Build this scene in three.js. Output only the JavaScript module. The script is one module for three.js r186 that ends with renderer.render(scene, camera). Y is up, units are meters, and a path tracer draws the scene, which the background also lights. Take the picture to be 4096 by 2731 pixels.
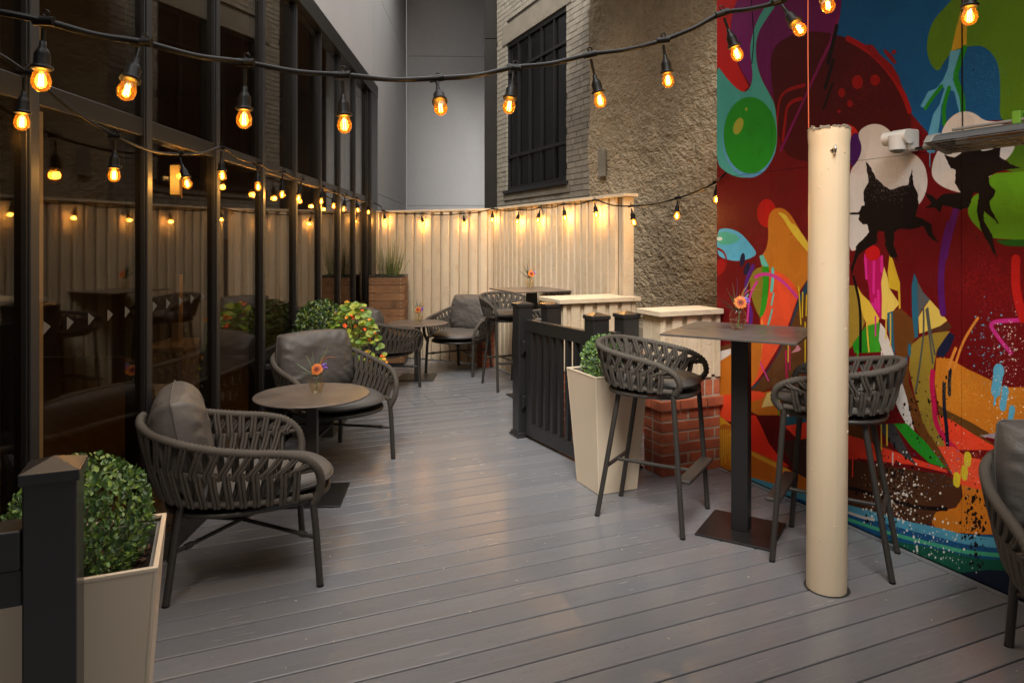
import * as THREE from 'three';
import { mergeGeometries } from 'three/addons/utils/BufferGeometryUtils.js';
import { RoundedBoxGeometry } from 'three/addons/geometries/RoundedBoxGeometry.js';

// ---------------------------------------------------------------- camera, sky, sun, exposure
const scene = new THREE.Scene();
const EYE = 1.6, FOCAL = 2810, CX = 2048, HY = 960;          // photograph: 4096 x 2731 px, level camera with a shifted lens
const camera = new THREE.PerspectiveCamera(51.83, 1024 / 682, 0.05, 200);
camera.position.set(0, EYE, 0);
camera.lookAt(0, EYE, -10);
camera.setViewOffset(1024, 682, 0, 101.3, 1024, 682);
camera.updateProjectionMatrix();

const renderer = new THREE.WebGLRenderer({ antialias: true });
renderer.setSize(1024, 682);
renderer.toneMapping = THREE.LinearToneMapping;
renderer.toneMappingExposure = 3.3;
renderer.shadowMap.enabled = true;

{ // overcast sky: brighter overhead than at the horizon
  const w = 64, h = 32, d = new Float32Array(w * h * 4);
  for (let j = 0; j < h; j++) for (let i = 0; i < w; i++) {
    const el = ((j + 0.5) / h - 0.5) * Math.PI, s = Math.max(0, Math.sin(el));
    const L = el > 0 ? 0.62 * (1 + 2 * s) / 3 * 1.6 : 0.12;
    const o = (j * w + i) * 4;
    d[o] = L * 1.02; d[o + 1] = L * 0.99; d[o + 2] = L * 0.96; d[o + 3] = 1;
  }
  const sky = new THREE.DataTexture(d, w, h, THREE.RGBAFormat, THREE.FloatType);
  sky.mapping = THREE.EquirectangularReflectionMapping;
  sky.magFilter = THREE.LinearFilter; sky.needsUpdate = true;
  scene.background = sky; scene.environment = sky;
}
const sun = new THREE.DirectionalLight(new THREE.Color(1, 0.97, 0.92), 1.3);
sun.position.set(-1.9, 15, 7.9); sun.target.position.set(0.3, 0, -4.5);
sun.castShadow = true; sun.shadow.radius = 45;
sun.shadow.mapSize.set(2048, 2048);
Object.assign(sun.shadow.camera, { left: -9, right: 9, top: 12, bottom: -9, near: 1, far: 45 });
scene.add(sun, sun.target);

// ---------------------------------------------------------------- places
const V3 = (x, y, z) => new THREE.Vector3(x, y, z);
const ANG = 23.3 * Math.PI / 180, ca = Math.cos(ANG), sa = Math.sin(ANG);   // deck boards run along u, the mural wall along v
const uvw = (u, v, y = 0) => V3(u * ca - v * sa, y, -(u * sa + v * ca));
const at = (px, py, f) => V3((px - CX) * f / FOCAL, EYE - (py - HY) * f / FOCAL, -f);
const depthOnU = (px, u) => u / (((px - CX) / FOCAL) * ca + sa);
const onU = (px, py, u) => at(px, py, depthOnU(px, u));
const WALLX = 1.665, WALLS = 0.0295;                          // glass wall: x = -WALLX - WALLS * distance
const depthOnWall = (px, off) => (WALLX - off) / ((CX - px) / FOCAL - WALLS);

// ---------------------------------------------------------------- random, noise, textures
let seed = 12345;
const rnd = () => { seed = (seed + 0x6D2B79F5) | 0; let t = Math.imul(seed ^ (seed >>> 15), 1 | seed); t = (t + Math.imul(t ^ (t >>> 7), 61 | t)) ^ t; return ((t ^ (t >>> 14)) >>> 0) / 4294967296; };
const rr = (a, b) => a + (b - a) * rnd();
const clamp = (x, a = 0, b = 1) => Math.min(b, Math.max(a, x));
const smooth = (a, b, x) => { const t = clamp((x - a) / (b - a)); return t * t * (3 - 2 * t); };
const hash = (x, y, s) => { let h = Math.imul(x, 374761393) + Math.imul(y, 668265263) + Math.imul(s, 1442695041); h = Math.imul(h ^ (h >>> 13), 1274126177); return ((h ^ (h >>> 16)) >>> 0) / 4294967296; };
function noise(x, y, px, py, s = 0) {                         // value noise that tiles after px, py cells
  const xi = Math.floor(x), yi = Math.floor(y), fx = x - xi, fy = y - yi;
  const u = fx * fx * fx * (fx * (fx * 6 - 15) + 10), v = fy * fy * fy * (fy * (fy * 6 - 15) + 10);
  const m = (a, n) => ((a % n) + n) % n;
  const a = hash(m(xi, px), m(yi, py), s), b = hash(m(xi + 1, px), m(yi, py), s), c = hash(m(xi, px), m(yi + 1, py), s), d = hash(m(xi + 1, px), m(yi + 1, py), s);
  return a + (b - a) * u + (c - a) * v + (a - b - c + d) * u * v;
}
function fbm(x, y, px, py, oct = 4, s = 0) {
  let r = 0, amp = 0.5, n = 0;
  for (let o = 0; o < oct; o++) { r += amp * noise(x, y, px, py, s + o * 7); n += amp; amp *= 0.5; x *= 2; y *= 2; px *= 2; py *= 2; }
  return r / n;
}
function tex(w, h, fn, { srgb = false, rep = [1, 1] } = {}) {
  const d = new Uint8Array(w * h * 4);
  for (let j = 0; j < h; j++) for (let i = 0; i < w; i++) {
    const c = fn(i / w, j / h), o = (j * w + i) * 4;
    if (typeof c === 'number') d[o] = d[o + 1] = d[o + 2] = clamp(c) * 255;
    else { d[o] = clamp(c[0]) * 255; d[o + 1] = clamp(c[1]) * 255; d[o + 2] = clamp(c[2]) * 255; }
    d[o + 3] = 255;
  }
  const t = new THREE.DataTexture(d, w, h);
  t.wrapS = t.wrapT = THREE.RepeatWrapping; t.magFilter = THREE.LinearFilter; t.minFilter = THREE.LinearMipmapLinearFilter;
  t.repeat.set(...rep); if (srgb) t.colorSpace = THREE.SRGBColorSpace; t.needsUpdate = true;
  return t;
}
const lin = (r, g, b) => new THREE.Color().setRGB(r, g, b);
const T = {};
T.mottle = tex(512, 512, (x, y) => { const n = fbm(x * 6, y * 6, 6, 6, 6, 3), k = 0.80 + 0.4 * (n - 0.5) + 0.12 * (fbm(x * 40, y * 40, 40, 40, 2, 9) - 0.5); return [k, k, k]; }, { rep: [1, 1] });
T.fine = tex(512, 512, (x, y) => fbm(x * 64, y * 64, 64, 64, 3, 5), { rep: [2, 2] });
T.deckColor = tex(1024, 512, (x, y) => {                      // 2 m along the board, 0.5 m across
  const streak = fbm(x * 10, y * 90, 10, 90, 4, 21), patch = fbm(x * 5, y * 6, 5, 6, 4, 31), fleck = fbm(x * 60, y * 220, 60, 220, 2, 41);
  const light = smooth(0.60, 0.8, fbm(x * 12, y * 40, 12, 40, 3, 51)) * 0.10;
  let k = 0.80 + 0.06 * (streak - 0.5) + 0.09 * (patch - 0.5) + 0.5 * light - (fleck > 0.72 ? 0.16 * (fleck - 0.72) * 6 : 0);
  const hue = 0.06 * (fbm(x * 3, y * 5, 3, 5, 3, 61) - 0.5);
  return [k * (1 + hue), k, k * (1 - hue)];
}, { rep: [0.5, 2] });
T.deckBump = tex(1024, 512, (x, y) => {
  const warp = 0.03 * fbm(x * 6, y * 8, 6, 8, 3, 71);
  return 0.5 * fbm(x * 24, (y + warp) * 140, 24, 140, 3, 81) + 0.5 * fbm(x * 70, y * 260, 70, 260, 2, 91);
}, { rep: [0.5, 2] });
T.deckRough = tex(512, 256, (x, y) => 0.58 + 0.25 * (fbm(x * 8, y * 16, 8, 16, 5, 101) - 0.5), { rep: [0.5, 2] });
T.woodColor = tex(1024, 256, (x, y) => {
  const w = fbm(x * 4, y * 5, 4, 5, 3, 111), g = 0.5 + 0.5 * Math.sin((y * 26 + w * 7) * 6.283), f = fbm(x * 12, y * 120, 12, 120, 3, 121), knot = smooth(0.74, 0.86, fbm(x * 8, y * 4, 8, 4, 2, 131));
  const k = 0.78 + 0.12 * (g - 0.5) + 0.3 * (f - 0.5) + 0.35 * (w - 0.5) - 0.3 * knot;
  return [k, k * 0.96, k * 0.92];
}, { rep: [0.9, 1.6] });
T.paintBump = tex(512, 512, (x, y) => {                       // thick brushed paint over sawn boards
  const strokes = fbm(x * 14, y * 90, 14, 90, 3, 141), lump = smooth(0.62, 0.8, fbm(x * 22, y * 22, 22, 22, 3, 151)), edge = smooth(0.5, 0.53, fbm(x * 9, y * 9, 9, 9, 4, 161));
  return 0.35 * strokes + 0.35 * lump + 0.2 * edge;
}, { rep: [2.2, 2.2] });
T.paintColor = tex(512, 512, (x, y) => { const n = fbm(x * 5, y * 5, 5, 5, 5, 171), s = smooth(0.66, 0.8, fbm(x * 18, y * 18, 18, 18, 3, 181)), k = 0.90 + 0.14 * (n - 0.5) - 0.06 * s; return [k, k * (1 - 0.03 * s), k * (1 - 0.07 * s)]; }, { rep: [0.7, 0.7] });
T.weave = tex(256, 256, (x, y) => 0.5 + 0.25 * Math.sin(x * 6.283 * 32) * Math.cos(y * 6.283 * 32) + 0.3 * (fbm(x * 32, y * 32, 32, 32, 2, 191) - 0.5), { rep: [8, 8] });
T.leather = tex(512, 512, (x, y) => 0.6 * fbm(x * 90, y * 90, 90, 90, 2, 201) + 0.4 * fbm(x * 5, y * 5, 5, 5, 4, 211), { rep: [2, 2] });
T.stone = tex(512, 512, (x, y) => { const k = 0.82 + 0.55 * (fbm(x * 4, y * 4, 4, 4, 6, 221) - 0.5) + 0.12 * (fbm(x * 60, y * 60, 60, 60, 2, 231) - 0.5); return [k, k * 0.985, k * 0.97]; }, { rep: [1.3, 1.3] });
T.stoneRough = tex(512, 512, (x, y) => 0.62 + 0.5 * (fbm(x * 5, y * 5, 5, 5, 5, 223) - 0.5), { rep: [1.3, 1.3] });
T.stuccoBump = tex(1024, 1024, (x, y) => {
  const a = fbm(x * 44, y * 60, 44, 60, 4, 241), b = Math.abs(fbm(x * 30, y * 44, 30, 44, 3, 251) - 0.5) * 2;
  return 0.55 * a + 0.45 * b;
}, { rep: [0.8, 0.8] });
T.stuccoColor = tex(512, 512, (x, y) => { const n = fbm(x * 4, y * 4, 4, 4, 6, 261), s = fbm(x * 50, y * 50, 50, 50, 2, 271), k = 0.76 + 0.8 * (n - 0.5) + 0.24 * (s - 0.5); return [k, k * 0.985, k * 0.96]; }, { rep: [0.3, 0.3] });
T.panel = tex(512, 512, (x, y) => { const k = 0.9 + 0.16 * (fbm(x * 3, y * 2, 3, 2, 5, 281) - 0.5) + 0.05 * (fbm(x * 64, y * 64, 64, 64, 2, 291) - 0.5); return [k, k, k]; }, { rep: [0.25, 0.25] });
T.brick = tex(512, 512, (x, y) => { const k = 0.82 + 0.5 * (fbm(x * 10, y * 10, 10, 10, 5, 301) - 0.5), bloom = 0.22 * smooth(0.56, 0.72, fbm(x * 7, y * 7, 7, 7, 4, 311)); return [k + bloom * 0.6, k + bloom, k + bloom]; }, { rep: [1.7, 1.7] });
T.hex = tex(512, 512, (x, y) => {
  const a = Math.floor(x * 8) + Math.floor(y * 8), d = Math.abs(((x * 8) % 1) - 0.5) + Math.abs(((y * 8) % 1) - 0.5);
  const k = (d > 0.46 && d < 0.54 ? 0.35 : (a % 2 ? 0.9 : 0.62)) + 0.2 * (fbm(x * 8, y * 8, 8, 8, 3, 321) - 0.5); return [k, k * 0.9, k * 0.7];
}, { rep: [1.4, 1.4] });

const std = (o) => new THREE.MeshStandardMaterial(o);
const phy = (o) => new THREE.MeshPhysicalMaterial(o);
const M = {
  deck: [[0.222, 0.224, 0.238], [0.206, 0.209, 0.224], [0.236, 0.235, 0.246], [0.214, 0.218, 0.233]].map((c) => std({ color: lin(...c), map: T.deckColor, roughness: 0.42, roughnessMap: T.deckRough, bumpMap: T.deckBump, bumpScale: 0.00025 })),
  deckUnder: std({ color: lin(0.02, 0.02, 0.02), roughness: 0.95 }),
  ground: std({ color: lin(0.08, 0.075, 0.07), roughness: 0.95, map: T.mottle }),
  rope: std({ color: lin(0.066, 0.056, 0.045), roughness: 0.78, bumpMap: T.weave, bumpScale: 0.0006 }),
  metal: std({ color: lin(0.034, 0.030, 0.026), roughness: 0.46 }),
  metalBlack: std({ color: lin(0.013, 0.0125, 0.0125), roughness: 0.36 }),
  cushion: std({ color: lin(0.078, 0.072, 0.066), roughness: 0.52, bumpMap: T.leather, bumpScale: 0.0012 }),
  tabletop: std({ color: lin(0.125, 0.103, 0.090), map: T.stone, roughness: 0.62, roughnessMap: T.stoneRough, bumpMap: T.fine, bumpScale: 0.0002 }),
  tabletopGrey: std({ color: lin(0.105, 0.092, 0.086), map: T.stone, roughness: 0.6, roughnessMap: T.stoneRough, bumpMap: T.fine, bumpScale: 0.0002 }),
  frame: std({ color: lin(0.010, 0.0095, 0.009), roughness: 0.36 }),
  frameGrey: std({ color: lin(0.020, 0.0195, 0.020), roughness: 0.45 }),
  glass: phy({ color: lin(0.78, 0.70, 0.58), roughness: 0.02, transmission: 1, thickness: 0, ior: 1.52, specularIntensity: 0.62 }),
  windowGlass: phy({ color: lin(0.35, 0.36, 0.36), roughness: 0.06, transmission: 1, thickness: 0, ior: 1.5 }),
  sticker: std({ color: lin(0.095, 0.086, 0.07), roughness: 0.8 }),
  greyWall: std({ color: lin(0.49, 0.48, 0.48), map: T.panel, roughness: 0.85, bumpMap: T.fine, bumpScale: 0.0006 }),
  seam: std({ color: lin(0.12, 0.12, 0.12), roughness: 0.9 }),
  pilaster: phy({ color: lin(0.020, 0.016, 0.013), roughness: 0.7, specularIntensity: 0.4, map: T.mottle }),
  fence: [[0.66, 0.54, 0.38], [0.64, 0.52, 0.365], [0.68, 0.56, 0.40]].map((c) => std({ color: lin(...c), map: T.paintColor, roughness: 0.62, bumpMap: T.paintBump, bumpScale: 0.0035 })),
  cream: std({ color: lin(0.66, 0.55, 0.41), roughness: 0.3 }),
  column: std({ color: lin(0.63, 0.515, 0.36), roughness: 0.42, bumpMap: T.paintBump, bumpScale: 0.0004 }),
  stucco: std({ color: lin(0.40, 0.315, 0.205), map: T.stuccoColor, roughness: 0.95, bumpMap: T.stuccoBump, bumpScale: 0.03 }),
  paleBrick: [[0.35, 0.31, 0.245], [0.32, 0.28, 0.225], [0.38, 0.335, 0.265]].map((c) => std({ color: lin(...c), map: T.mottle, roughness: 0.6 })),
  mortar: std({ color: lin(0.085, 0.070, 0.055), roughness: 0.95 }),
  redBrick: [[0.42, 0.105, 0.044], [0.36, 0.088, 0.038], [0.46, 0.125, 0.055], [0.31, 0.075, 0.035]].map((c) => std({ color: lin(...c), map: T.brick, roughness: 0.72, bumpMap: T.fine, bumpScale: 0.0015 })),
  redMortar: std({ color: lin(0.44, 0.36, 0.27), roughness: 0.95, map: T.mottle, bumpMap: T.fine, bumpScale: 0.002 }),
  concrete: std({ color: lin(0.26, 0.225, 0.17), roughness: 0.92, map: T.mottle, bumpMap: T.fine, bumpScale: 0.004 }),
  wood: [[0.265, 0.135, 0.058], [0.23, 0.115, 0.05], [0.30, 0.155, 0.068]].map((c) => std({ color: lin(...c), map: T.woodColor, roughness: 0.6 })),
  steel: std({ color: lin(0.62, 0.61, 0.60), roughness: 0.22, metalness: 1 }),
  screw: std({ color: lin(0.75, 0.73, 0.70), roughness: 0.35, metalness: 0.9 }),
  soil: std({ color: lin(0.035, 0.022, 0.014), roughness: 1 }),
  bark: [[0.13, 0.060, 0.032], [0.085, 0.042, 0.026], [0.18, 0.095, 0.055]].map((c) => std({ color: lin(...c), roughness: 0.9, map: T.mottle })),
  twig: std({ color: lin(0.11, 0.075, 0.04), roughness: 0.9 }),
  cable: phy({ color: lin(0.004, 0.0037, 0.0034), roughness: 0.42, specularIntensity: 0.35 }),
  socket: phy({ color: lin(0.0035, 0.0032, 0.003), roughness: 0.45, specularIntensity: 0.35 }),
  bulb: phy({ color: lin(1, 0.62, 0.18), roughness: 0.02, transmission: 0.99, thickness: 0, ior: 1.5, emissive: lin(1, 0.36, 0.03), emissiveIntensity: 3 }),
  filament: std({ color: lin(1, 0.8, 0.4), emissive: lin(1, 0.60, 0.14), emissiveIntensity: 16 }),
  plasticWhite: std({ color: lin(0.72, 0.70, 0.66), roughness: 0.4 }),
  plasticGrey: std({ color: lin(0.20, 0.20, 0.19), roughness: 0.5 }),
  plasticGreen: std({ color: lin(0.12, 0.30, 0.03), roughness: 0.4 }),
  greyPlanter: std({ color: lin(0.085, 0.080, 0.075), roughness: 0.7, map: T.mottle }),
  interior: std({ color: lin(0.13, 0.088, 0.045), roughness: 0.8 }),
  interiorFloor: std({ color: lin(0.17, 0.11, 0.035), roughness: 0.4, map: T.hex }),
  brass: std({ color: lin(0.75, 0.50, 0.16), roughness: 0.3, metalness: 1 }),
  tile: std({ color: lin(0.62, 0.58, 0.48), roughness: 0.3 }),
  vase: phy({ color: lin(0.97, 0.92, 0.83), roughness: 0.03, transmission: 1, thickness: 0, ior: 1.5 }),
  water: phy({ color: lin(0.95, 0.93, 0.86), roughness: 0.02, transmission: 1, thickness: 0, ior: 1.33 }),
};
for (const m of Object.values(M).flat()) m.side = THREE.DoubleSide;

// ---------------------------------------------------------------- building blocks
const used = {};
const numbered = (n) => { used[n] = (used[n] ?? -1) + 1; return used[n] ? `${n}_${String(used[n]).padStart(3, '0')}` : n; };
function tag(o, label, category, group, kind) {
  o.userData = { label, category };
  if (group) o.userData.group = group;
  if (kind) { o.userData.kind = kind; }
  return o;
}
function thing(name, label, category, pos = V3(0, 0, 0), turn = 0, group, kind) {
  const g = new THREE.Group(); g.name = numbered(name); g.position.copy(pos); g.rotation.y = turn; scene.add(g);
  return tag(g, label, category, group, kind);
}
function part(name, geo, mat, parent) {
  const g = Array.isArray(geo) ? mergeGeometries(geo.map(plain)) : geo;
  const m = new THREE.Mesh(g, mat); m.name = name; parent.add(m); return m;
}
function plain(g) { const q = g.index ? g.toNonIndexed() : g; for (const k of Object.keys(q.attributes)) if (!['position', 'normal', 'uv', 'color'].includes(k)) q.deleteAttribute(k); return q; }
function planarUV(g, ou = 0, ov = 0) {
  const p = g.attributes.position, n = g.attributes.normal, uv = new Float32Array(p.count * 2);
  for (let i = 0; i < p.count; i++) {
    const ax = Math.abs(n.getX(i)), ay = Math.abs(n.getY(i)), az = Math.abs(n.getZ(i));
    const [a, b] = ay >= ax && ay >= az ? [p.getX(i), p.getZ(i)] : ax >= az ? [p.getZ(i), p.getY(i)] : [p.getX(i), p.getY(i)];
    uv[2 * i] = a + ou; uv[2 * i + 1] = b + ov;
  }
  g.setAttribute('uv', new THREE.BufferAttribute(uv, 2)); return g;
}
function box(w, h, d, x = 0, y = 0, z = 0, r = 0, ou = 0, ov = 0) {
  const g = r > 0 ? new RoundedBoxGeometry(w, h, d, 1, r) : new THREE.BoxGeometry(w, h, d);
  g.translate(x, y, z); return planarUV(plain(g), ou, ov);
}
const box2 = (x0, x1, y0, y1, z0, z1, r = 0, ou = 0, ov = 0) => box(x1 - x0, y1 - y0, z1 - z0, (x0 + x1) / 2, (y0 + y1) / 2, (z0 + z1) / 2, r, ou, ov);
function cyl(a, b, r0, r1 = r0, n = 14, caps = true) {        // a tapered rod from a to b
  const d = b.clone().sub(a), g = new THREE.CylinderGeometry(r1, r0, d.length(), n, 1, !caps);
  g.applyQuaternion(new THREE.Quaternion().setFromUnitVectors(V3(0, 1, 0), d.clone().normalize()));
  g.translate((a.x + b.x) / 2, (a.y + b.y) / 2, (a.z + b.z) / 2); return plain(g);
}
function sweep(pts, n, rFn, radial = 8, closed = false, uvScale = 1) {   // a tube of varying radius through points
  const c = new THREE.CatmullRomCurve3(pts, closed, 'centripetal'), fr = c.computeFrenetFrames(n, closed), len = c.getLength();
  const pos = [], nor = [], uv = [], idx = [];
  for (let i = 0; i <= n; i++) {
    const t = i / n, p = c.getPointAt(t), N = fr.normals[i], B = fr.binormals[i], r = typeof rFn === 'function' ? rFn(t, len) : rFn;
    for (let j = 0; j <= radial; j++) {
      const a = j / radial * Math.PI * 2, d = N.clone().multiplyScalar(Math.cos(a)).addScaledVector(B, Math.sin(a));
      pos.push(p.x + d.x * r, p.y + d.y * r, p.z + d.z * r); nor.push(d.x, d.y, d.z); uv.push(t * len * uvScale, j / radial * 6.28 * (typeof rFn === 'function' ? 0.02 : rFn) * uvScale);
    }
  }
  for (let i = 0; i < n; i++) for (let j = 0; j < radial; j++) { const a = i * (radial + 1) + j, b = a + radial + 1; idx.push(a, a + 1, b, b, a + 1, b + 1); }
  const g = new THREE.BufferGeometry();
  g.setAttribute('position', new THREE.Float32BufferAttribute(pos, 3)); g.setAttribute('normal', new THREE.Float32BufferAttribute(nor, 3)); g.setAttribute('uv', new THREE.Float32BufferAttribute(uv, 2));
  g.setIndex(idx); return g;
}
function triGeo(pos, uv, col) {
  const g = new THREE.BufferGeometry(); g.setAttribute('position', new THREE.Float32BufferAttribute(pos, 3));
  g.setAttribute('uv', new THREE.Float32BufferAttribute(uv ?? new Array(pos.length / 3 * 2).fill(0), 2));
  if (col) g.setAttribute('color', new THREE.Float32BufferAttribute(col, 3));
  g.computeVertexNormals(); return g;
}
const pick = (a) => a[Math.floor(rnd() * a.length)];

// ================================================================ SETTING
// ---------------------------------------------------------------- ground and deck
tag(part('ground', box2(-40, 40, -0.9, -0.6, -40, 40), M.ground, scene), 'dark earth below the raised deck', 'ground', null, 'structure');
{
  const deck = thing('deck', 'grey composite decking boards covering the terrace floor', 'deck', V3(0, 0, 0), ANG, null, 'structure');
  const uMin = (v) => (-WALLX + 0.035 + v * (sa - WALLS * ca)) / (ca + WALLS * sa);
  const uMax = (v) => Math.min(3.262, 2.457 + (9.34 - v) * 0.919);
  const prof = [[-0.0688, -0.028], [-0.0688, -0.005], [-0.0675, -0.0016], [-0.0640, 0], [0.0640, 0], [0.0675, -0.0016], [0.0688, -0.005], [0.0688, -0.028]];
  const board = (v, u0, u1) => {
    const pos = [], uv = [], off = rnd() * 5, offv = rnd() * 3;
    const P = (k, e) => [e ? u1(v + prof[k][0]) : u0(v + prof[k][0]), prof[k][1], -(v + prof[k][0])];
    for (let k = 0; k < prof.length - 1; k++) {
      const a = P(k, 0), b = P(k, 1), c = P(k + 1, 0), d = P(k + 1, 1), w0 = k * 0.012 + (k > 3 ? 0.12 : 0), w1 = (k + 1) * 0.012 + (k + 1 > 3 ? 0.12 : 0);
      pos.push(...a, ...b, ...d, ...a, ...d, ...c);
      uv.push(a[0] + off, w0 + offv, b[0] + off, w0 + offv, d[0] + off, w1 + offv, a[0] + off, w0 + offv, d[0] + off, w1 + offv, c[0] + off, w1 + offv);
    }
    for (const e of [0, 1]) { const q = prof.map((_, k) => P(k, e)); for (let k = 1; k < q.length - 1; k++) { pos.push(...q[0], ...q[k], ...q[k + 1]); uv.push(0, 0, 0.01, 0, 0.01, 0.01); } }
    return triGeo(pos, uv);
  };
  let row = 0;
  for (let v = -1.4; v < 9.85; v += 0.144, row++) {
    const cuts = v > 6.62 && v < 7.06 ? [1.83, 2.03, 2.42] : [];
    const edges = [uMin, ...cuts.map((c) => () => c), uMax];
    for (let i = 0; i + 1 < edges.length; i++) {
      const a = edges[i], b = edges[i + 1], g0 = i ? 0.003 : 0, g1 = i + 2 < edges.length ? 0.003 : 0;
      if (b(v - 0.07) - a(v - 0.07) < 0.03 || b(v + 0.07) - a(v + 0.07) < 0.02) continue;
      part('deck_board', board(v, (q) => a(q) + g0, (q) => b(q) - g1), M.deck[(row * 7 + i) % 4], deck);
    }
  }
  part('border_board', box2(3.266, 3.300, -0.02, 0.004, -8.4, 1.4, 0.003), M.deck[1], deck);
  part('substructure', box2(-3.2, 3.3, -0.08, -0.034, -9.8, 1.5), M.deckUnder, deck);
}

// ---------------------------------------------------------------- glass facade on the left (own axes: x out of the wall, -z along it)
const WT = Math.atan(WALLS);
const mull = (k) => 2.51 + 0.845 * k;
{
  const f = thing('glass_facade', 'tall black framed glass facade of the building beside the deck', 'glass wall', V3(-WALLX, 0, 0), WT);
  const TR = 2.175, TOP = 3.75, S0 = mull(-4), S1 = 9.34;
  for (let k = -4; k <= 8; k++) {
    const s = mull(k);
    const m = part('mullion', box2(-0.07, 0.024, 0, TOP - 0.17, -s - 0.03, -s + 0.03, 0.004), M.frame, f);
    part('mullion_cover', box2(0.025, 0.034, 0, TOP - 0.17, -s - 0.024, -s + 0.024, 0.002), M.frameGrey, m);
    if (k === 8) break;
    const a = -mull(k + 1) + 0.031, b = -s - 0.031, low = k >= 3 ? 0.80 : 0.10;
    part('transom', box2(-0.06, 0.02, TR - 0.085, TR, a, b, 0.004), M.frame, f);
    part('glass_pane', box2(-0.004, 0.004, low + 0.0005, TR - 0.0855, a, b), M.glass, f);
    part('glass_pane', box2(-0.004, 0.004, TR + 0.0005, TOP - 0.1705, a, b), M.glass, f);
    part('bottom_rail', box2(-0.05, 0.035, low - 0.10, low, a, b, 0.004), M.frame, f);
    if (k >= 3) { part('sill', box2(-0.05, 0.11, low - 0.135, low - 0.102, a, b, 0.004), M.frameGrey, f); part('lower_panel', box2(-0.05, 0.0, 0, low - 0.137, a, b), M.frame, f); }
  }
  part('head_rail', box2(-0.07, 0.075, TOP - 0.169, TOP, -9.86, -S0, 0.005), M.frame, f);
  part('corner_column', box2(-0.30, 0.07, 0, TOP - 0.171, -9.86, -S1, 0.006), M.frame, f);
  // frosted safety markers on the first two bays
  const tri = new THREE.ExtrudeGeometry(new THREE.Shape([new THREE.Vector2(0, 0.026), new THREE.Vector2(0.045, 0), new THREE.Vector2(0, -0.026)]), { depth: 0.0008, bevelEnabled: false });
  tri.rotateY(Math.PI / 2);
  for (let i = 0; i < 10; i++) {
    const s = [2.60, 2.745, 2.89, 3.035, 3.18, 3.44, 3.585, 3.73, 3.875, 4.02][i];
    const m = part('triangle_marker', tri, M.sticker, f); m.position.set(0.0052, 1.275, -s);
  }
}
{ // the room behind the glass
  const g = thing('interior_room', 'dark room behind the glass facade', 'room', V3(-WALLX, 0, 0), WT, null, 'structure');
  part('floor', box2(-4.5, -0.08, -0.05, -0.004, -9.8, 1.0), M.interiorFloor, g);
  part('wall', box2(-4.7, -4.5, -0.05, 3.8, -9.8, 1.0), M.interior, g);
  part('wall', box2(-4.5, -0.32, -0.0035, 3.58, -9.95, -9.8), M.interior, g);
  part('wall', box2(-4.5, -0.08, -0.0035, 3.58, 1.0, 1.2), M.interior, g);
  part('ceiling', box2(-4.5, -0.08, 3.58, 3.76, -9.8, 1.0), M.interior, g);
}
{ // things seen faintly through the glass
  const c = thing('bar_counter', 'brass trimmed bar counter inside behind the glass', 'bar counter', at(650, 1402, 5.0).setY(0), WT);
  part('front', box2(-0.16, 0.14, 0, 0.79, -0.5, 0, 0.004), M.interior, c);
  part('brass_edge', box2(-0.17, 0.15, 0.792, 0.812, -0.51, 0.012, 0.003), M.brass, c);
  part('worktop', box2(-0.17, 0.15, 0.813, 0.835, -0.51, 0.012, 0.003), M.interior, c);
  const s = thing('wall_lamp', 'small warm wall lamp glowing inside behind the glass', 'lamp', at(702, 720, 5.15), WT);
  part('lamp_shade', box2(-0.036, 0.036, -0.11, 0.11, -0.02, 0.02, 0.006), std({ color: lin(0.8, 0.55, 0.2), emissive: lin(1, 0.62, 0.16), emissiveIntensity: 0.035, side: THREE.DoubleSide }), s);
  part('back_plate', box2(-0.03, 0.03, -0.13, 0.13, -0.04, -0.021), M.brass, s);
  const L = new THREE.PointLight(lin(1, 0.66, 0.28), 0.035); L.position.set(0, 0, 0.12); L.castShadow = true; s.add(L);
  const pl = thing('brass_pillar', 'short brass post standing inside beside the counter', 'pillar', at(708, 1402, 5.3).setY(0), WT);
  part('shaft', box2(-0.03, 0.03, 0.06, 1.34, -0.03, 0.03, 0.004), M.brass, pl); part('foot', box2(-0.045, 0.045, 0, 0.059, -0.045, 0.045, 0.004), M.brass, pl);
  const tp = thing('tiled_pillar', 'narrow pillar of small pale tiles just inside the glass', 'pillar', at(133, 960, 3.6).setY(0), WT);
  for (let j = 0; j < 34; j++) part('tile', box2(-0.016, 0.016, 0.5 + j * 0.062, 0.5 + j * 0.062 + 0.058, -0.02, 0.0, 0.002), M.tile, tp);
  part('core', box2(-0.016, 0.016, 0, 2.7, -0.05, -0.021), M.tile, tp);
}

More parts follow.
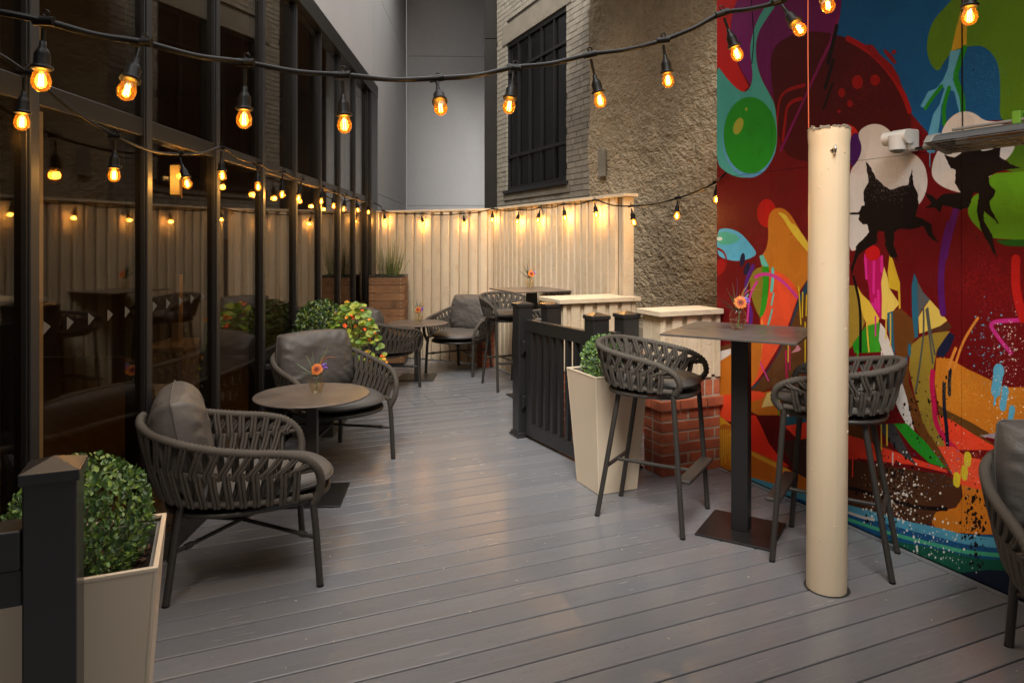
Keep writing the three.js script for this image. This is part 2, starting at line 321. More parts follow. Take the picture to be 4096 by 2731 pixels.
// ---------------------------------------------------------------- grey rendered building: above the glass, past its end, and across the back
{
  const g = thing('grey_building', 'smooth light grey rendered building wall with thin panel joints', 'building', V3(-WALLX, 0, 0), WT);
  const rows = [[2.28, 5.2], [5.208, 8.2]];
  part('wall_panel', box2(-0.3, 0, 0, 2.272, -13.76, -9.9), M.greyWall, g);
  part('wall_panel', box2(-0.3, 0, 2.28, 5.2, -13.76, -9.9), M.greyWall, g);
  part('wall_panel', box2(-0.3, 0, 3.77, 5.2, -9.892, 1.2), M.greyWall, g);
  part('wall_panel', box2(-0.3, 0, 5.208, 6.6, -13.76, 1.2), M.greyWall, g);
  part('joint_backing', box2(-0.32, -0.008, 0, 6.5, -13.77, -9.87), M.seam, g);
  for (const [a, b] of [[0, 2.272], [2.28, 5.2], [5.208, 6.7]]) part('wall_panel', box2(0, 2.2, a, b, -14.0, -13.77), M.greyWall, g);
  part('joint_backing', box2(0, 2.2, 0, 6.6, -14.05, -13.777), M.seam, g);
}

// ---------------------------------------------------------------- pale brick building with the tall window (own axes: x = u, -z = v)
const UB = 4.3, US = 4.18;
{
  const b = thing('brick_building', 'cream painted brick building with a tall dark framed window', 'building', V3(0, 0, 0), ANG);
  const W = { v0: 8.18, v1: 10.2, y0: 2.38, y1: 4.68 };
  part('wall', [box2(UB + 0.02, UB + 0.4, 0, 6.2, -W.v0, -3.0), box2(UB + 0.02, UB + 0.4, 0, 6.2, -10.62, -W.v1), box2(UB + 0.02, UB + 0.4, 0, W.y0, -W.v1, -W.v0), box2(UB + 0.02, UB + 0.4, W.y1, 6.2, -W.v1, -W.v0)], M.mortar, b);
  const cand = [];
  let c = 0;
  for (let y = 1.62; y < 6.0; y += 0.0762, c++) {
    let v = 7.20 + (c % 2 ? 0.055 : 0) + rr(-0.01, 0.01);
    let i = 0;
    while (v < 10.6) {
      const len = (i + c) % 3 === 2 ? 0.098 : 0.205, v1 = v + len; i++;
      const level = y + 0.066 > W.y0 - 0.10 && y < W.y1 + 0.30, pieces = level ? [[v, Math.min(v1, W.v0)], [Math.max(v, W.v1), v1]] : [[v, v1]];
      for (const [a, e] of pieces) if (Math.min(e, 10.6) - a > 0.02) cand.push([a, Math.min(e, 10.6), y]);
      v = v1 + 0.009;
    }
  }
  cand.sort((p, q) => p[0] - q[0]);
  const rest = [];
  cand.forEach(([v0, v1, y], i) => {
    const x = UB + rr(-0.003, 0.003), g = box2(x, UB + 0.03, y, y + 0.067, -v1, -v0, 0, rnd() * 9, rnd() * 9);
    if (i < 300) part('brick', g, pick(M.paleBrick), b); else rest.push(g);
  });
  const rs = part('brick_remainder', rest, M.paleBrick[0], b); rs.userData.kind = 'stuff';
  part('lintel', box2(UB - 0.012, UB + 0.05, W.y1 + 0.005, W.y1 + 0.30, -W.v1 - 0.16, -W.v0 + 0.14), M.concrete, b);
  part('window_sill', box2(UB - 0.05, UB + 0.06, W.y0 - 0.055, W.y0 - 0.004, -W.v1 - 0.05, -W.v0 + 0.06, 0.004), M.frameGrey, b);
  part('sill_block', box2(UB - 0.02, UB + 0.05, W.y0 - 0.155, W.y0 - 0.058, -W.v1 - 0.08, -W.v0 + 0.10), M.concrete, b);
  const win = new THREE.Group(); win.name = 'window'; b.add(win);
  const X = UB + 0.05, n = 5, dv = (W.v1 - W.v0) / n;
  for (let i = 0; i <= n; i++) { const v = W.v0 + dv * i, w = i === 0 || i === n ? 0.038 : 0.02; part('frame_bar', box2(X - 0.03, X + 0.04, W.y0, W.y1, -v - w, -v + w), M.frame, win); }
  for (const [y, h] of [[W.y0 + 0.001, 0.055], [2.87, 0.05], [4.20, 0.04], [W.y1 - 0.061, 0.06]]) part('frame_bar', box2(X - 0.034, X + 0.036, y, y + h, -W.v1, -W.v0), M.frame, win);
  for (let i = 0; i < n; i++) for (const [y0, y1] of [[2.442, 2.859], [2.931, 4.199], [4.251, 4.618]]) { const v = W.v0 + dv * i; part('pane', box2(X, X + 0.005, y0, y1, -v - dv + 0.031, -v - 0.031), M.windowGlass, win); }
  part('room_back', box2(UB + 0.401, UB + 0.45, 1.5, 5.6, -W.v1 - 0.5, -W.v0 + 0.5), std({ color: lin(0.20, 0.20, 0.195), roughness: 0.8, side: THREE.DoubleSide }), b);
}
{ const p = thing('metal_pilaster', 'dark brown metal clad pilaster between grey wall and brick building', 'pilaster', at(1968, 960, 11.55).setY(0), 0.03);
  part('cladding', box2(-0.124, 0.124, 0, 4.905, -2.2, 0, 0.004), M.pilaster, p); part('cladding', box2(-0.124, 0.124, 4.915, 6.6, -2.2, 0, 0.004), M.pilaster, p); }
{ // stucco: a rough cast wall with its own relief
  const s = thing('stucco_wall', 'rough cast brown stucco wall rising behind the low fences', 'wall', V3(0, 0, 0), ANG);
  const nv = 300, ny = 420, v0 = 3.6, v1 = 7.36, y0 = -0.5, y1 = 6.2, g = new THREE.PlaneGeometry(1, 1, nv, ny), p = g.attributes.position, uv = g.attributes.uv;
  for (let i = 0; i < p.count; i++) {
    const a = p.getX(i) + 0.5, c = p.getY(i) + 0.5, v = v0 + (v1 - v0) * a, y = y0 + (y1 - y0) * c;
    let r = 0.04 * (fbm(v * 0.9 + 9, y * 0.8 + 5, 64, 64, 2, 331) - 0.5) + 0.022 * (fbm(v * 19, y * 27, 128, 256, 3, 341) - 0.5);
    r += 0.010 * smooth(0.52, 0.58, fbm(v * 1.6 + 3, y * 2.6, 64, 64, 4, 351));
    const edge = a > 0.995 ? 0.02 * (fbm(y * 5, 1, 99, 9, 3, 361) - 0.5) : 0;
    p.setXYZ(i, US - r, y, -(v + (a === 1 ? 0.06 * (fbm(y * 3, 2, 99, 9, 4, 371) - 0.5) : edge)));
    uv.setXY(i, v, y);
  }
  g.computeVertexNormals();
  part('render_coat', g, M.stucco, s);
  part('core', box2(US + 0.09, UB + 0.018, -0.5, 6.2, -v1 + 0.04, -v0), M.concrete, s);
}
{ const q = onU(2414, 652, US - 0.01), m = thing('cover_plate', 'weathered grey metal plate fixed where stucco meets pale brick', 'plate', q, ANG);
  part('plate', box2(-0.03, -0.012, -0.16, 0.16, -0.075, 0.075, 0.003), M.concrete, m); for (const y of [-0.14, 0.14]) part('bolt', cyl(V3(-0.036, y, 0.05), V3(-0.030, y, 0.05), 0.007), M.screw, m); }
{ const pts = [[2387, 60], [2392, 200], [2386, 330], [2378, 480], [2381, 560], [2386, 640], [2386, 700], [2381, 780]].map(([x, y]) => onU(x, y, UB - 0.015));
  tag(part('wall_cable', sweep(pts, 40, 0.008, 6), M.plasticWhite, scene), 'thin white cable running down the pale brick wall', 'cable').name = numbered('wall_cable'); }
{ // the stone capped brick wall outside the gate
  const w = thing('coping_wall', 'low red brick wall with grey stone coping outside the gate', 'wall', uvw(3.52, 4.7), ANG);
  let n = 0;
  for (let y = -0.3; y < 0.74; y += 0.075, n++) for (let i = 0; i < 6; i++) part('brick', box2(-0.102, 0.10, y, y + 0.066, -0.66 + i * 0.222 + (n % 2 ? 0.09 : 0), -0.66 + i * 0.222 + (n % 2 ? 0.09 : 0) + 0.21, 0.003, rnd() * 9, rnd() * 9), pick(M.redBrick), w);
  part('mortar_core', box2(-0.095, 0.095, -0.6, 0.755, -0.66, 0.75), M.redMortar, w);
  part('coping', box2(-0.15, 0.15, 0.757, 0.86, -0.70, 0.80, 0.008), M.concrete, w);
}

// ---------------------------------------------------------------- cream board fences
function boardRun(t, len, y0, y1, { pitch = 0.13, w = 0.088, start = 0.02, th = 0.034 } = {}) {   // along x, facing +z
  let i = 0;
  for (let x = start; x + w < len - 0.005; x += pitch, i++) {
    part('board', box2(x, x + w, y0, y1 + rr(-0.001, 0.001), 0.001, th + rr(-0.002, 0.002), 0.004, rnd() * 5, rnd() * 5), pick(M.fence), t);
    part('backing_board', box2(x + w + 0.004, Math.min(len, x + pitch - 0.004), y0 + 0.002, y1 - 0.002, -0.012, -0.001 + rr(-0.002, 0), 0.002, rnd() * 5, rnd() * 5), pick(M.fence), t);
  }
  part('back_sheet', box2(0, len, y0 + 0.003, y1 - 0.003, -0.045, -0.013), M.fence[0], t);
}
{
  const a = thing('board_fence', 'tall cream board fence closing the far end behind the wooden planter', 'fence', V3(-1.93, 0, -9.77), -0.4213);
  boardRun(a, 1.84, 0.01, 1.975, { pitch: 0.139 });
  part('cap', box2(-0.01, 1.86, 1.977, 2.005, -0.06, 0.045, 0.004), M.fence[2], a);
  const b = thing('board_fence', 'tall cream board fence running beside the far high table up to the stucco wall', 'fence', uvw(3.33, 8.30), ANG - Math.PI / 2);
  boardRun(b, 3.06, 0.01, 1.975, { pitch: 0.128, start: 0.05 });
  part('end_board', box2(3.062, 3.088, 0.01, 1.975, -0.075, 0.028, 0.004), M.fence[2], b);
  part('cap', box2(-0.02, 3.12, 1.977, 2.005, -0.10, 0.05, 0.004), M.fence[2], b);
}
function brickCourse(t, x0, x1, y, z, { len = 0.215, gap = 0.012, h = 0.063, depth = 0.1, shift = 0, proud = 0 } = {}) {  // front face at +z
  let x = x0 - proud, first = true;
  while (x < x1 + proud - 0.02) {
    let L = first && shift ? shift : len; first = false;
    const e = Math.min(x1 + proud, x + L);
    part('brick', box2(x, e, y, y + h, z - depth, z + proud + rr(-0.0015, 0.0015), 0.004, rnd() * 9, rnd() * 9), pick(M.redBrick), t);
    x = e + gap;
  }
}
{ // low wall by the stairs, next to the fence (x = u, z = -v)
  const t = thing('low_wall', 'low cream boarded wall on red brick base in front of the tall fence', 'wall', uvw(2.64, 5.09), ANG);
  part('mortar_core', box2(0.003, 0.651, -0.55, 0.555, -0.347, -0.003), M.redMortar, t);
  for (let c = 0, y = -0.45; y < 0.5; y += 0.075, c++) { brickCourse(t, 0, 0.654, y, 0, { shift: c % 2 ? 0.105 : 0 }); brickCourse2(t, 0, y, -0.105, -0.35, c); }
  part('upper_core', box2(0.012, 0.65, 0.557, 1.078, -0.34, -0.013), M.fence[0], t);
  const f = [[0.002, 0.034], [0.078, 0.082], [0.198, 0.082], [0.318, 0.082], [0.438, 0.082], [0.558, 0.09]];
  for (const [x, w] of f) part('board', box2(x, x + w, 0.53, 1.078, -0.012, 0.012, 0.004, rnd() * 5, rnd() * 5), pick(M.fence), t);
  for (let i = 0; i < 4; i++) part('side_board', box2(-0.012, 0.011, 0.53, 1.078, -0.345 + i * 0.083, -0.345 + i * 0.083 + 0.079, 0.003, rnd() * 5), pick(M.fence), t);
  part('cap', box2(-0.045, 0.655, 1.08, 1.118, -0.36, 0.04, 0.005), M.fence[2], t);
  part('cap_end', box2(0.657, 0.735, 1.08, 1.117, -0.095, 0.04, 0.004), M.fence[2], t);
  part('corner_board', box2(0.657, 0.70, 0.53, 1.078, -0.09, 0.008, 0.003), M.fence[1], t);
}
function brickCourse2(t, x, y, z0, z1, c) {                    // the returning side of a wall, facing -x
  let z = z0 - (c % 2 ? 0.0 : 0.0) - 0.010;
  while (z > z1 + 0.02) { const e = Math.max(z1, z - (c % 2 ? 0.215 : 0.105)); part('brick', box2(x + rr(-0.001, 0.001), x + 0.1, y, y + 0.065, e, z, 0.004, rnd() * 9, rnd() * 9), pick(M.redBrick), t); z = e - 0.010; }
}
{ // brick pier at the end of the mural
  const t = thing('brick_pier', 'red brick pier with cream boarded top against the mural wall', 'pier', uvw(2.80, 3.95), ANG);
  part('mortar_core', box2(0.003, 0.49, -0.55, 0.64, -0.208, -0.003), M.redMortar, t);
  let y = -0.0745, c = 0;
  for (; c < 7; y += 0.0745, c++) { brickCourse(t, 0, 0.49, y, 0, { shift: c % 2 ? 0.105 : 0 }); brickCourse2(t, 0, y, -0.105, -0.21, c + 1); }
  brickCourse(t, 0, 0.49, y, 0, { proud: 0.022, shift: 0.16 }); part('brick', box2(-0.022, 0.10, y, y + 0.065, -0.21, -0.112, 0.004), M.redBrick[0], t);
  y += 0.0755;
  brickCourse(t, 0, 0.49, y, 0, { len: 0.062, gap: 0.011, h: 0.105 }); for (let i = 0; i < 2; i++) part('brick', box2(0, 0.1, y, y + 0.105, -0.162 - i * 0.0001 + (i ? -0.048 : 0), -0.112 + (i ? -0.053 : 0), 0.004), pick(M.redBrick), t);
  part('upper_core', box2(0.012, 0.49, 0.66, 1.083, -0.20, -0.013), M.fence[0], t);
  for (const [x, w] of [[0.002, 0.026], [0.082, 0.082], [0.205, 0.082], [0.328, 0.082], [0.452, 0.036]]) part('board', box2(x, x + w, 0.645, 1.083, -0.012, 0.012, 0.004, rnd() * 5, rnd() * 5), pick(M.fence), t);
  for (let i = 0; i < 2; i++) part('side_board', box2(-0.012, 0.011, 0.645, 1.083, -0.205 + i * 0.107, -0.205 + i * 0.107 + 0.104, 0.003, rnd() * 5), M.fence[2], t);
  part('cap', box2(-0.045, 0.49, 1.085, 1.122, -0.24, 0.045, 0.005), M.fence[2], t);
}
{ // small brick pier in the fence corner
  const t = thing('corner_pier', 'small red brick pier in the corner of the tall fences', 'pier', uvw(3.13, 8.22), ANG);
  part('mortar_core', box2(0.006, 0.158, 0, 0.875, -0.17, -0.006), M.redMortar, t);
  for (let y = 0.005, c = 0; y < 0.84; y += 0.075, c++) { brickCourse(t, 0, 0.165, y, 0, { shift: c % 2 ? 0.06 : 0.11 }); part('brick', box2(0, 0.1, y, y + 0.065, -0.18, -0.11, 0.004, rnd() * 9, rnd() * 9), pick(M.redBrick), t); }
}

// ---------------------------------------------------------------- posts, rails, gate
function capGeo(w, h0, h1) {                                   // a low pyramid with a rim
  const a = w / 2, p = [[-a, h0, -a], [a, h0, -a], [a, h0, a], [-a, h0, a]], top = [0, h1, 0], pos = [];
  for (let i = 0; i < 4; i++) pos.push(...p[i], ...top, ...p[(i + 1) % 4]);
  return triGeo(pos);
}
function post(u, v, label, base = true) {
  const t = thing('fence_post', label, 'post', u === null ? v : uvw(u, v), ANG);
  part('sleeve', box2(-0.0635, 0.0635, 0, 1.06, -0.0635, 0.0635, 0.006), M.metalPost, t);
  const c = part('cap', box2(-0.072, 0.072, 1.055, 1.082, -0.072, 0.072, 0.004), M.metalPost, t);
  part('cap_top', capGeo(0.138, 1.0815, 1.103), M.metalPost, c);
  if (base) { part('base_trim', box2(-0.085, 0.085, 0.001, 0.02, -0.085, 0.085, 0.005), M.metalPost, t); part('base_trim', box2(-0.075, 0.075, 0.02, 0.04, -0.075, 0.075, 0.005), M.metalPost, t); }
  return t;
}
M.metalPost = phy({ color: lin(0.016, 0.0155, 0.016), roughness: 0.42, clearcoat: 0.4, clearcoatRoughness: 0.15, side: THREE.DoubleSide });
const PA = [2.36, 5.26], PB = [2.457, 4.225], PC = [2.56, 5.14], PD = [2.705, 4.235];
post(...PA, 'dark square post carrying the hinges of the gate');
post(...PC, 'dark square post at the left end of the low cream wall');
post(...PB, 'dark square post at the latch end of the gate behind the box ball');
post(...PD, 'dark square post beside the red brick pier');
function shortRail(p, q, label) {
  const a = uvw(...p), b = uvw(...q), d = b.clone().sub(a), L = d.length(), t = thing('handrail', label, 'rail', a, -Math.atan2(d.z, d.x));
  const x0 = 0.075, x1 = L - 0.075;
  part('top_rail', box2(x0, x1, 0.90, 0.945, -0.035, 0.035, 0.006), M.metalPost, t);
  part('bracket', box2(x1 - 0.05, x1 + 0.006, 0.885, 0.960, -0.042, 0.042, 0.006), M.metalPost, t);
  part('bottom_rail', box2(x0, x1, 0.08, 0.12, -0.03, 0.03, 0.004), M.metalPost, t);
  for (let i = 0; i < 2; i++) { const x = x0 + (x1 - x0) * (i + 0.5) / 2; part('baluster', box2(x - 0.016, x + 0.016, 0.121, 0.899, -0.016, 0.016, 0.003), M.metalPost, t); }
}
shortRail(PA, PC, 'short dark rail joining the hinge post to the wall post');
shortRail(PB, PD, 'short dark rail joining the latch post to the pier post');
{
  const a = uvw(...PA), b = uvw(...PB), d = b.clone().sub(a), L = d.length(), t = thing('gate', 'dark metal gate with upright balusters closed between two posts', 'gate', a, -Math.atan2(d.z, d.x));
  const x0 = 0.095, x1 = L - 0.085;
  part('stile', box2(x0, x0 + 0.09, 0.04, 0.96, -0.025, 0.025, 0.005), M.metalPost, t);
  part('stile', box2(x1 - 0.09, x1, 0.04, 0.96, -0.025, 0.025, 0.005), M.metalPost, t);
  part('top_rail', box2(x0 + 0.0005, x1 - 0.0005, 0.865, 0.9615, -0.0285, 0.0285, 0.006), M.metalPost, t);
  part('bottom_rail', box2(x0 + 0.0005, x1 - 0.0005, 0.03, 0.13, -0.0275, 0.0275, 0.006), M.metalPost, t);
  const n = 6; for (let i = 0; i < n; i++) { const x = x0 + 0.09 + (x1 - x0 - 0.18) * (i + 0.7) / (n + 0.4); part('baluster', box2(x - 0.019, x + 0.019, 0.131, 0.8645, -0.019, 0.019, 0.003), M.metalPost, t); }
  for (const y of [0.30, 0.74]) { const h = part('hinge', box2(0.066, 0.10, y - 0.045, y + 0.045, 0.02, 0.05, 0.006), M.metalBlack, t); part('hinge_pin', cyl(V3(0.082, y - 0.06, 0.045), V3(0.082, y + 0.06, 0.045), 0.010), M.metalBlack, h); }
  const l = part('latch', box2(x1 - 0.10, x1 - 0.02, 0.58, 0.66, 0.026, 0.075, 0.012), M.metalBlack, t);
  part('latch_stripe', box2(x1 - 0.085, x1 - 0.03, 0.622, 0.634, 0.0752, 0.0765), std({ color: lin(0.03, 0.20, 0.34), roughness: 0.4 }), l);
  part('latch_lever', cyl(V3(x1 - 0.08, 0.55, 0.05), V3(x1 + 0.01, 0.57, 0.085), 0.006), M.metalBlack, l);
}
{ // near post and its rail at the left of the picture
  const p = V3(-1.058, 0, -1.622);
  const t = post(null, p, 'dark square post in front of the large cream planter with its round bush', false);
  t.scale.set(0.827, 1, 0.827);
  const r = thing('handrail', 'dark rail running from the post past the large cream planter', 'rail', p.clone(), ANG);
  part('top_rail', box2(-1.2, -0.056, 0.90, 0.95, -0.035, 0.035, 0.008), M.metalPost, r);
  part('bracket', box2(-0.115, -0.054, 0.865, 0.955, -0.045, 0.045, 0.008), M.metalPost, r);
  part('lower_bracket', box2(-0.11, -0.054, 0.78, 0.864, -0.03, 0.03, 0.006), M.metalPost, r);
  part('bottom_rail', box2(-1.2, -0.056, 0.08, 0.125, -0.03, 0.03, 0.006), M.metalPost, r);
}

// ---------------------------------------------------------------- mural
const UM = 3.305, MV0 = 4.0, MV1 = 0.3, MH = 4.48;
{
  const cv = document.createElement('canvas'); cv.width = cv.height = 2048;
  const c = cv.getContext('2d'), S = 2048;
  const Z = { A: [2800, 0, 0.65323], B: [2800, 900, 0.57396], C: [2800, 1700, 0.65753] };
  const EDGE = { A: 1984, B: 2258, C: 1971 };
  const mp = (z, x, y) => {                                    // a point of the photograph -> place on the mural wall -> canvas
    const [ox, oy, s] = Z[z]; if (x >= EDGE[z]) x += 1100;
    const px = ox + x * s, py = oy + y * s, k = (px - CX) / FOCAL, f = UM / (k * ca + sa), v = f * (ca - k * sa), h = EYE - (py - HY) * f / FOCAL;
    return [(MV0 - v) / (MV0 - MV1) * S, (MH - h) / MH * S];
  };
  const px2c = (z) => { const a = mp(z, 900, 600), b = mp(z, 910, 600); return Math.hypot(a[0] - b[0], a[1] - b[1]) / 10 * 1.15; };
  const col = (a) => `rgb(${a.join(',')})`;
  const smoothPath = (pts, closed) => {
    const n = pts.length; c.beginPath();
    if (closed) {
      const m = (i) => [(pts[i % n][0] + pts[(i + 1) % n][0]) / 2, (pts[i % n][1] + pts[(i + 1) % n][1]) / 2];
      c.moveTo(...m(n - 1)); for (let i = 0; i < n; i++) c.quadraticCurveTo(...pts[i], ...m(i)); c.closePath();
    } else { c.moveTo(...pts[0]); for (let i = 1; i < n - 1; i++) c.quadraticCurveTo(...pts[i], (pts[i][0] + pts[i + 1][0]) / 2, (pts[i][1] + pts[i + 1][1]) / 2); c.lineTo(...pts[n - 1]); }
  };
  const nums = (s) => s.trim().split(/\s+/).map((q) => q.split(',').map(Number));
  const fill = (z, color, s, soft = true) => { const p = nums(s).map(([x, y]) => mp(z, x, y)); if (soft) smoothPath(p, true); else { c.beginPath(); p.forEach((q, i) => (i ? c.lineTo(...q) : c.moveTo(...q))); c.closePath(); } c.fillStyle = col(color); c.fill(); };
  const ragged = (z, color, s) => { const q = nums(s), o = []; q.forEach(([x, y], i) => { const [a, b] = q[(i + 1) % q.length], L = Math.hypot(a - x, b - y), n = Math.max(1, Math.round(L / 16)); for (let k = 0; k < n; k++) { const t = k / n, j = k ? 3.2 : 0; o.push(mp(z, x + (a - x) * t + rr(-j, j), y + (b - y) * t + rr(-j, j))); } }); c.beginPath(); o.forEach((e, i) => (i ? c.lineTo(...e) : c.moveTo(...e))); c.closePath(); c.fillStyle = col(color); c.fill(); };
  const poly = (z, color, s) => fill(z, color, s, false);
  const line = (z, color, w, s) => { smoothPath(nums(s).map(([x, y]) => mp(z, x, y)), false); c.lineWidth = w * px2c(z); c.strokeStyle = col(color); c.lineCap = c.lineJoin = 'round'; c.stroke(); };
  const ell = (z, color, x, y, rx, ry, rot = 0) => { const q = []; for (let i = 0; i < 24; i++) { const a = i / 24 * 6.283, X = rx * Math.cos(a), Y = ry * Math.sin(a), r = rot * Math.PI / 180; q.push(mp(z, x + X * Math.cos(r) - Y * Math.sin(r), y + X * Math.sin(r) + Y * Math.cos(r))); } smoothPath(q, true); c.fillStyle = col(color); c.fill(); };
  const maroon = [108, 8, 14], dark = [74, 6, 8], black = [20, 9, 8], white = [222, 212, 204];
  c.fillStyle = col(maroon); c.fillRect(0, 0, S, S);
  // upper part
  poly('A', [14, 84, 138], '870,0 830,212 905,232 1010,285 1110,370 1190,470 1262,600 1300,700 1400,815 1385,880 1395,935 1440,935 1500,760 1560,700 1640,680 1740,740 1840,735 1984,700 1984,0 1984,-900 870,-900');
  poly('A', [205, 30, 26], '95,-900 95,400 150,460 200,520 262,568 300,530 240,410 200,300 188,150 205,60 250,0 250,-900');
  poly('A', [124, 22, 104], '230,-900 230,0 205,60 190,150 195,250 220,350 260,440 310,520 330,440 320,300 320,220 340,160 380,90 430,50 460,0 470,-900');
  poly('A', [110, 16, 88], '470,-900 470,20 420,100 372,170 350,230 342,300 352,400 400,520 450,600 462,640 640,400 830,210 860,90 870,0 870,-900');
  fill('A', dark, '432,420 440,320 480,260 560,212 650,192 760,196 830,210 960,255 1060,330 1160,430 1250,570 1300,710 1290,900 1000,980 700,1000 520,960 475,800 455,640');
  poly('A', [128, 18, 84], '795,255 835,110 862,85 832,215 700,490 500,930 486,925 640,590 725,395');
  line('A', [150, 14, 14], 14, '465,830 478,690 488,600 535,548 640,522'); line('A', [150, 14, 14], 16, '508,860 525,730 532,655 568,618 622,604');
  line('A', [160, 14, 14], 20, '905,235 1010,288 1110,372 1190,472 1255,590 1285,680');
  fill('A', [78, 170, 158], '470,-200 440,0 385,60 350,130 325,200 305,290 318,400 325,470 310,540 270,570 215,535 150,460 95,380 95,990 150,1050 230,1088 320,1088 400,1045 448,975 472,900 474,780 462,640 430,580 380,490 350,400 342,300 350,230 372,170 420,100 480,10 500,-200');
  ell('A', [96, 160, 200], 304, 846, 166, 244); ell('A', [38, 146, 34], 308, 828, 164, 236);
  ell('A', [170, 170, 60], 236, 772, 28, 54, 20); ell('A', [160, 170, 50], 285, 668, 8, 12);
  for (const [x, y, a, b] of [[966, 503, 34, 43], [870, 568, 21, 28], [920, 634, 17, 22], [853, 682, 9, 11], [1075, 490, 30, 34]]) ell('A', [146, 12, 10], x, y, a, b);
  line('A', black, 22, '838,165 822,240 788,380'); line('A', black, 18, '818,370 795,450 768,535'); line('A', black, 12, '812,512 785,590 760,660');
  poly('A', [134, 12, 14], '1005,272 1060,275 1100,330 1180,400 1220,470 1243,545 1180,470 1100,380 1040,330'); fill('A', [134, 12, 14], '1115,295 1150,310 1190,350 1212,405 1160,365'); ell('A', [134, 12, 14], 1190, 318, 15, 13);
  fill('A', [84, 124, 20], '1525,20 1600,-60 1984,-900 1984,700 1920,745 1835,735 1842,600 1838,400 1780,310 1720,276 1640,285 1560,310 1500,370 1465,445 1415,400 1388,310 1400,200 1440,110');
  poly('A', [190, 150, 34], '1605,45 1640,60 1635,280 1540,315 1570,180');
  poly('A', [92, 164, 198], '1535,315 1600,300 1570,400 1550,490 1600,560 1612,680 1590,690 1560,560 1520,545 1480,650 1475,720 1440,935 1392,935 1400,820 1430,700 1470,640 1500,540 1470,520 1400,640 1378,665 1352,650 1400,560 1450,540 1490,490 1520,420');
  line('A', [28, 132, 26], 20, '1622,295 1585,400 1562,480 1610,585 1614,680'); line('A', [28, 132, 26], 14, '1482,530 1430,590 1384,662'); line('A', [28, 132, 26], 16, '1528,540 1492,640 1500,760');
  ell('A', [200, 34, 20], 890, 830, 82, 72); ell('A', [70, 20, 96], 955, 925, 42, 112);
  fill('A', white, '985,790 1040,760 1100,758 1150,783 1195,835 1222,920 1300,928 1372,990 1400,1090 1387,1190 1330,1275 1180,1330 1045,1400 1055,1460 965,1535 905,1535 905,1060 975,980 997,900 968,830');
  poly('A', [200, 130, 30], '1220,905 1290,900 1255,925 1222,935');
  fill('A', [84, 124, 20], '1935,860 1984,700 1984,1060 1850,1070 1880,980');
  fill('A', white, '1418,1050 1430,980 1470,900 1480,800 1530,720 1600,678 1680,686 1745,742 1835,742 1905,800 1940,880 1912,945 1850,1005 1760,1105 1640,1178 1590,1182 1480,1144 1430,1095');
  fill('A', [104, 166, 30], '1984,1030 1840,1050 1780,1075 1765,1120 1790,1180 1690,1180 1638,1260 1650,1340 1740,1430 1805,1472 1984,1478'); fill('A', [36, 100, 24], '1790,1462 1984,1475 1984,1525 1900,1512 1840,1492');
  // bloom of red and orange, left half
  ell('A', [184, 14, 16], 410, 1305, 60, 86);
  fill('B', [92, 180, 212], '120,35 170,20 230,28 292,60 352,130 402,197 370,226 310,247 230,252 160,232 120,205'); fill('B', [82, 180, 152], '120,48 200,46 290,88 240,132 120,142'); ell('B', [225, 230, 215], 138, 96, 20, 14);
  line('B', [140, 14, 16], 12, '125,165 165,180 188,235 180,300 125,355'); fill('B', [160, 20, 22], '120,235 175,235 182,290 160,335 120,350');
  ell('B', [28, 28, 60], 297, 242, 17, 48, 8); ell('B', [28, 28, 60], 328, 306, 19, 46, 18);
  poly('B', [198, 116, 30], '440,205 482,130 492,-60 520,-110 560,-100 640,0 770,200 770,350 690,470 600,392 520,332 430,292'); fill('A', [198, 116, 30], '390,1568 422,1480 416,1340 438,1288 482,1268 540,1288 605,1390 680,1540 680,1600 400,1600');
  fill('A', [224, 188, 58], '470,1296 525,1308 548,1350 608,1420 680,1530 680,1565 600,1470 540,1390 508,1332');
  fill('B', [224, 188, 58], '630,-10 665,-10 770,140 770,195 690,90');
  poly('B', [100, 196, 176], '415,215 440,205 482,287 470,302 430,277');
  fill('B', [142, 124, 36], '348,380 370,318 420,288 482,298 482,350 470,500 440,622 415,645 378,560 352,470'); poly('B', [46, 150, 26], '435,290 481,290 483,350 473,520 451,622 415,652 431,520 441,400');
  line('B', [92, 34, 128], 26, '372,290 335,350 318,440 330,540 360,600 355,680');
  fill('B', [242, 84, 44], '478,305 560,328 642,388 694,480 672,540 622,690 562,830 482,960 422,1060 340,1155 345,1128 402,1050 432,900 437,750 413,650 452,620 477,500 486,380');
  fill('B', [248, 140, 60], '425,650 445,660 440,800 430,940 398,1050 345,1130 390,1040 420,900');
  poly('B', [100, 60, 28], '770,430 770,1000 700,1062 600,1102 480,1142 420,1172 350,1152 480,1012 560,882 640,692 700,542');
  poly('B', [30, 64, 86], '770,340 770,430 700,542 640,692 560,882 480,1012 400,1112 350,1153 343,1142 430,1072 520,942 600,782 640,662 692,502');
  line('B', [100, 200, 186], 22, '508,310 510,370 500,455'); line('B', [100, 200, 186], 12, '515,480 500,555'); line('B', [100, 200, 186], 13, '505,590 478,690'); line('B', [100, 200, 186], 12, '405,815 360,860');
  line('B', [214, 60, 150], 16, '385,362 430,340 500,345 570,385 630,445 680,505'); line('B', [214, 60, 150], 15, '400,395 360,450 340,560 332,670'); line('B', [214, 60, 150], 9, '405,910 440,1000 478,1082');
  for (const s of ['690,430 705,690', '718,470 715,640', '745,490 742,630', '735,680 735,985', '618,830 616,950']) line('B', [228, 192, 44], 8, s);
  line('B', [190, 24, 84], 13, '600,880 606,1065'); line('B', [190, 24, 84], 11, '626,850 628,1005'); poly('B', [216, 140, 150], '680,825 706,865 690,880 636,892 668,860');
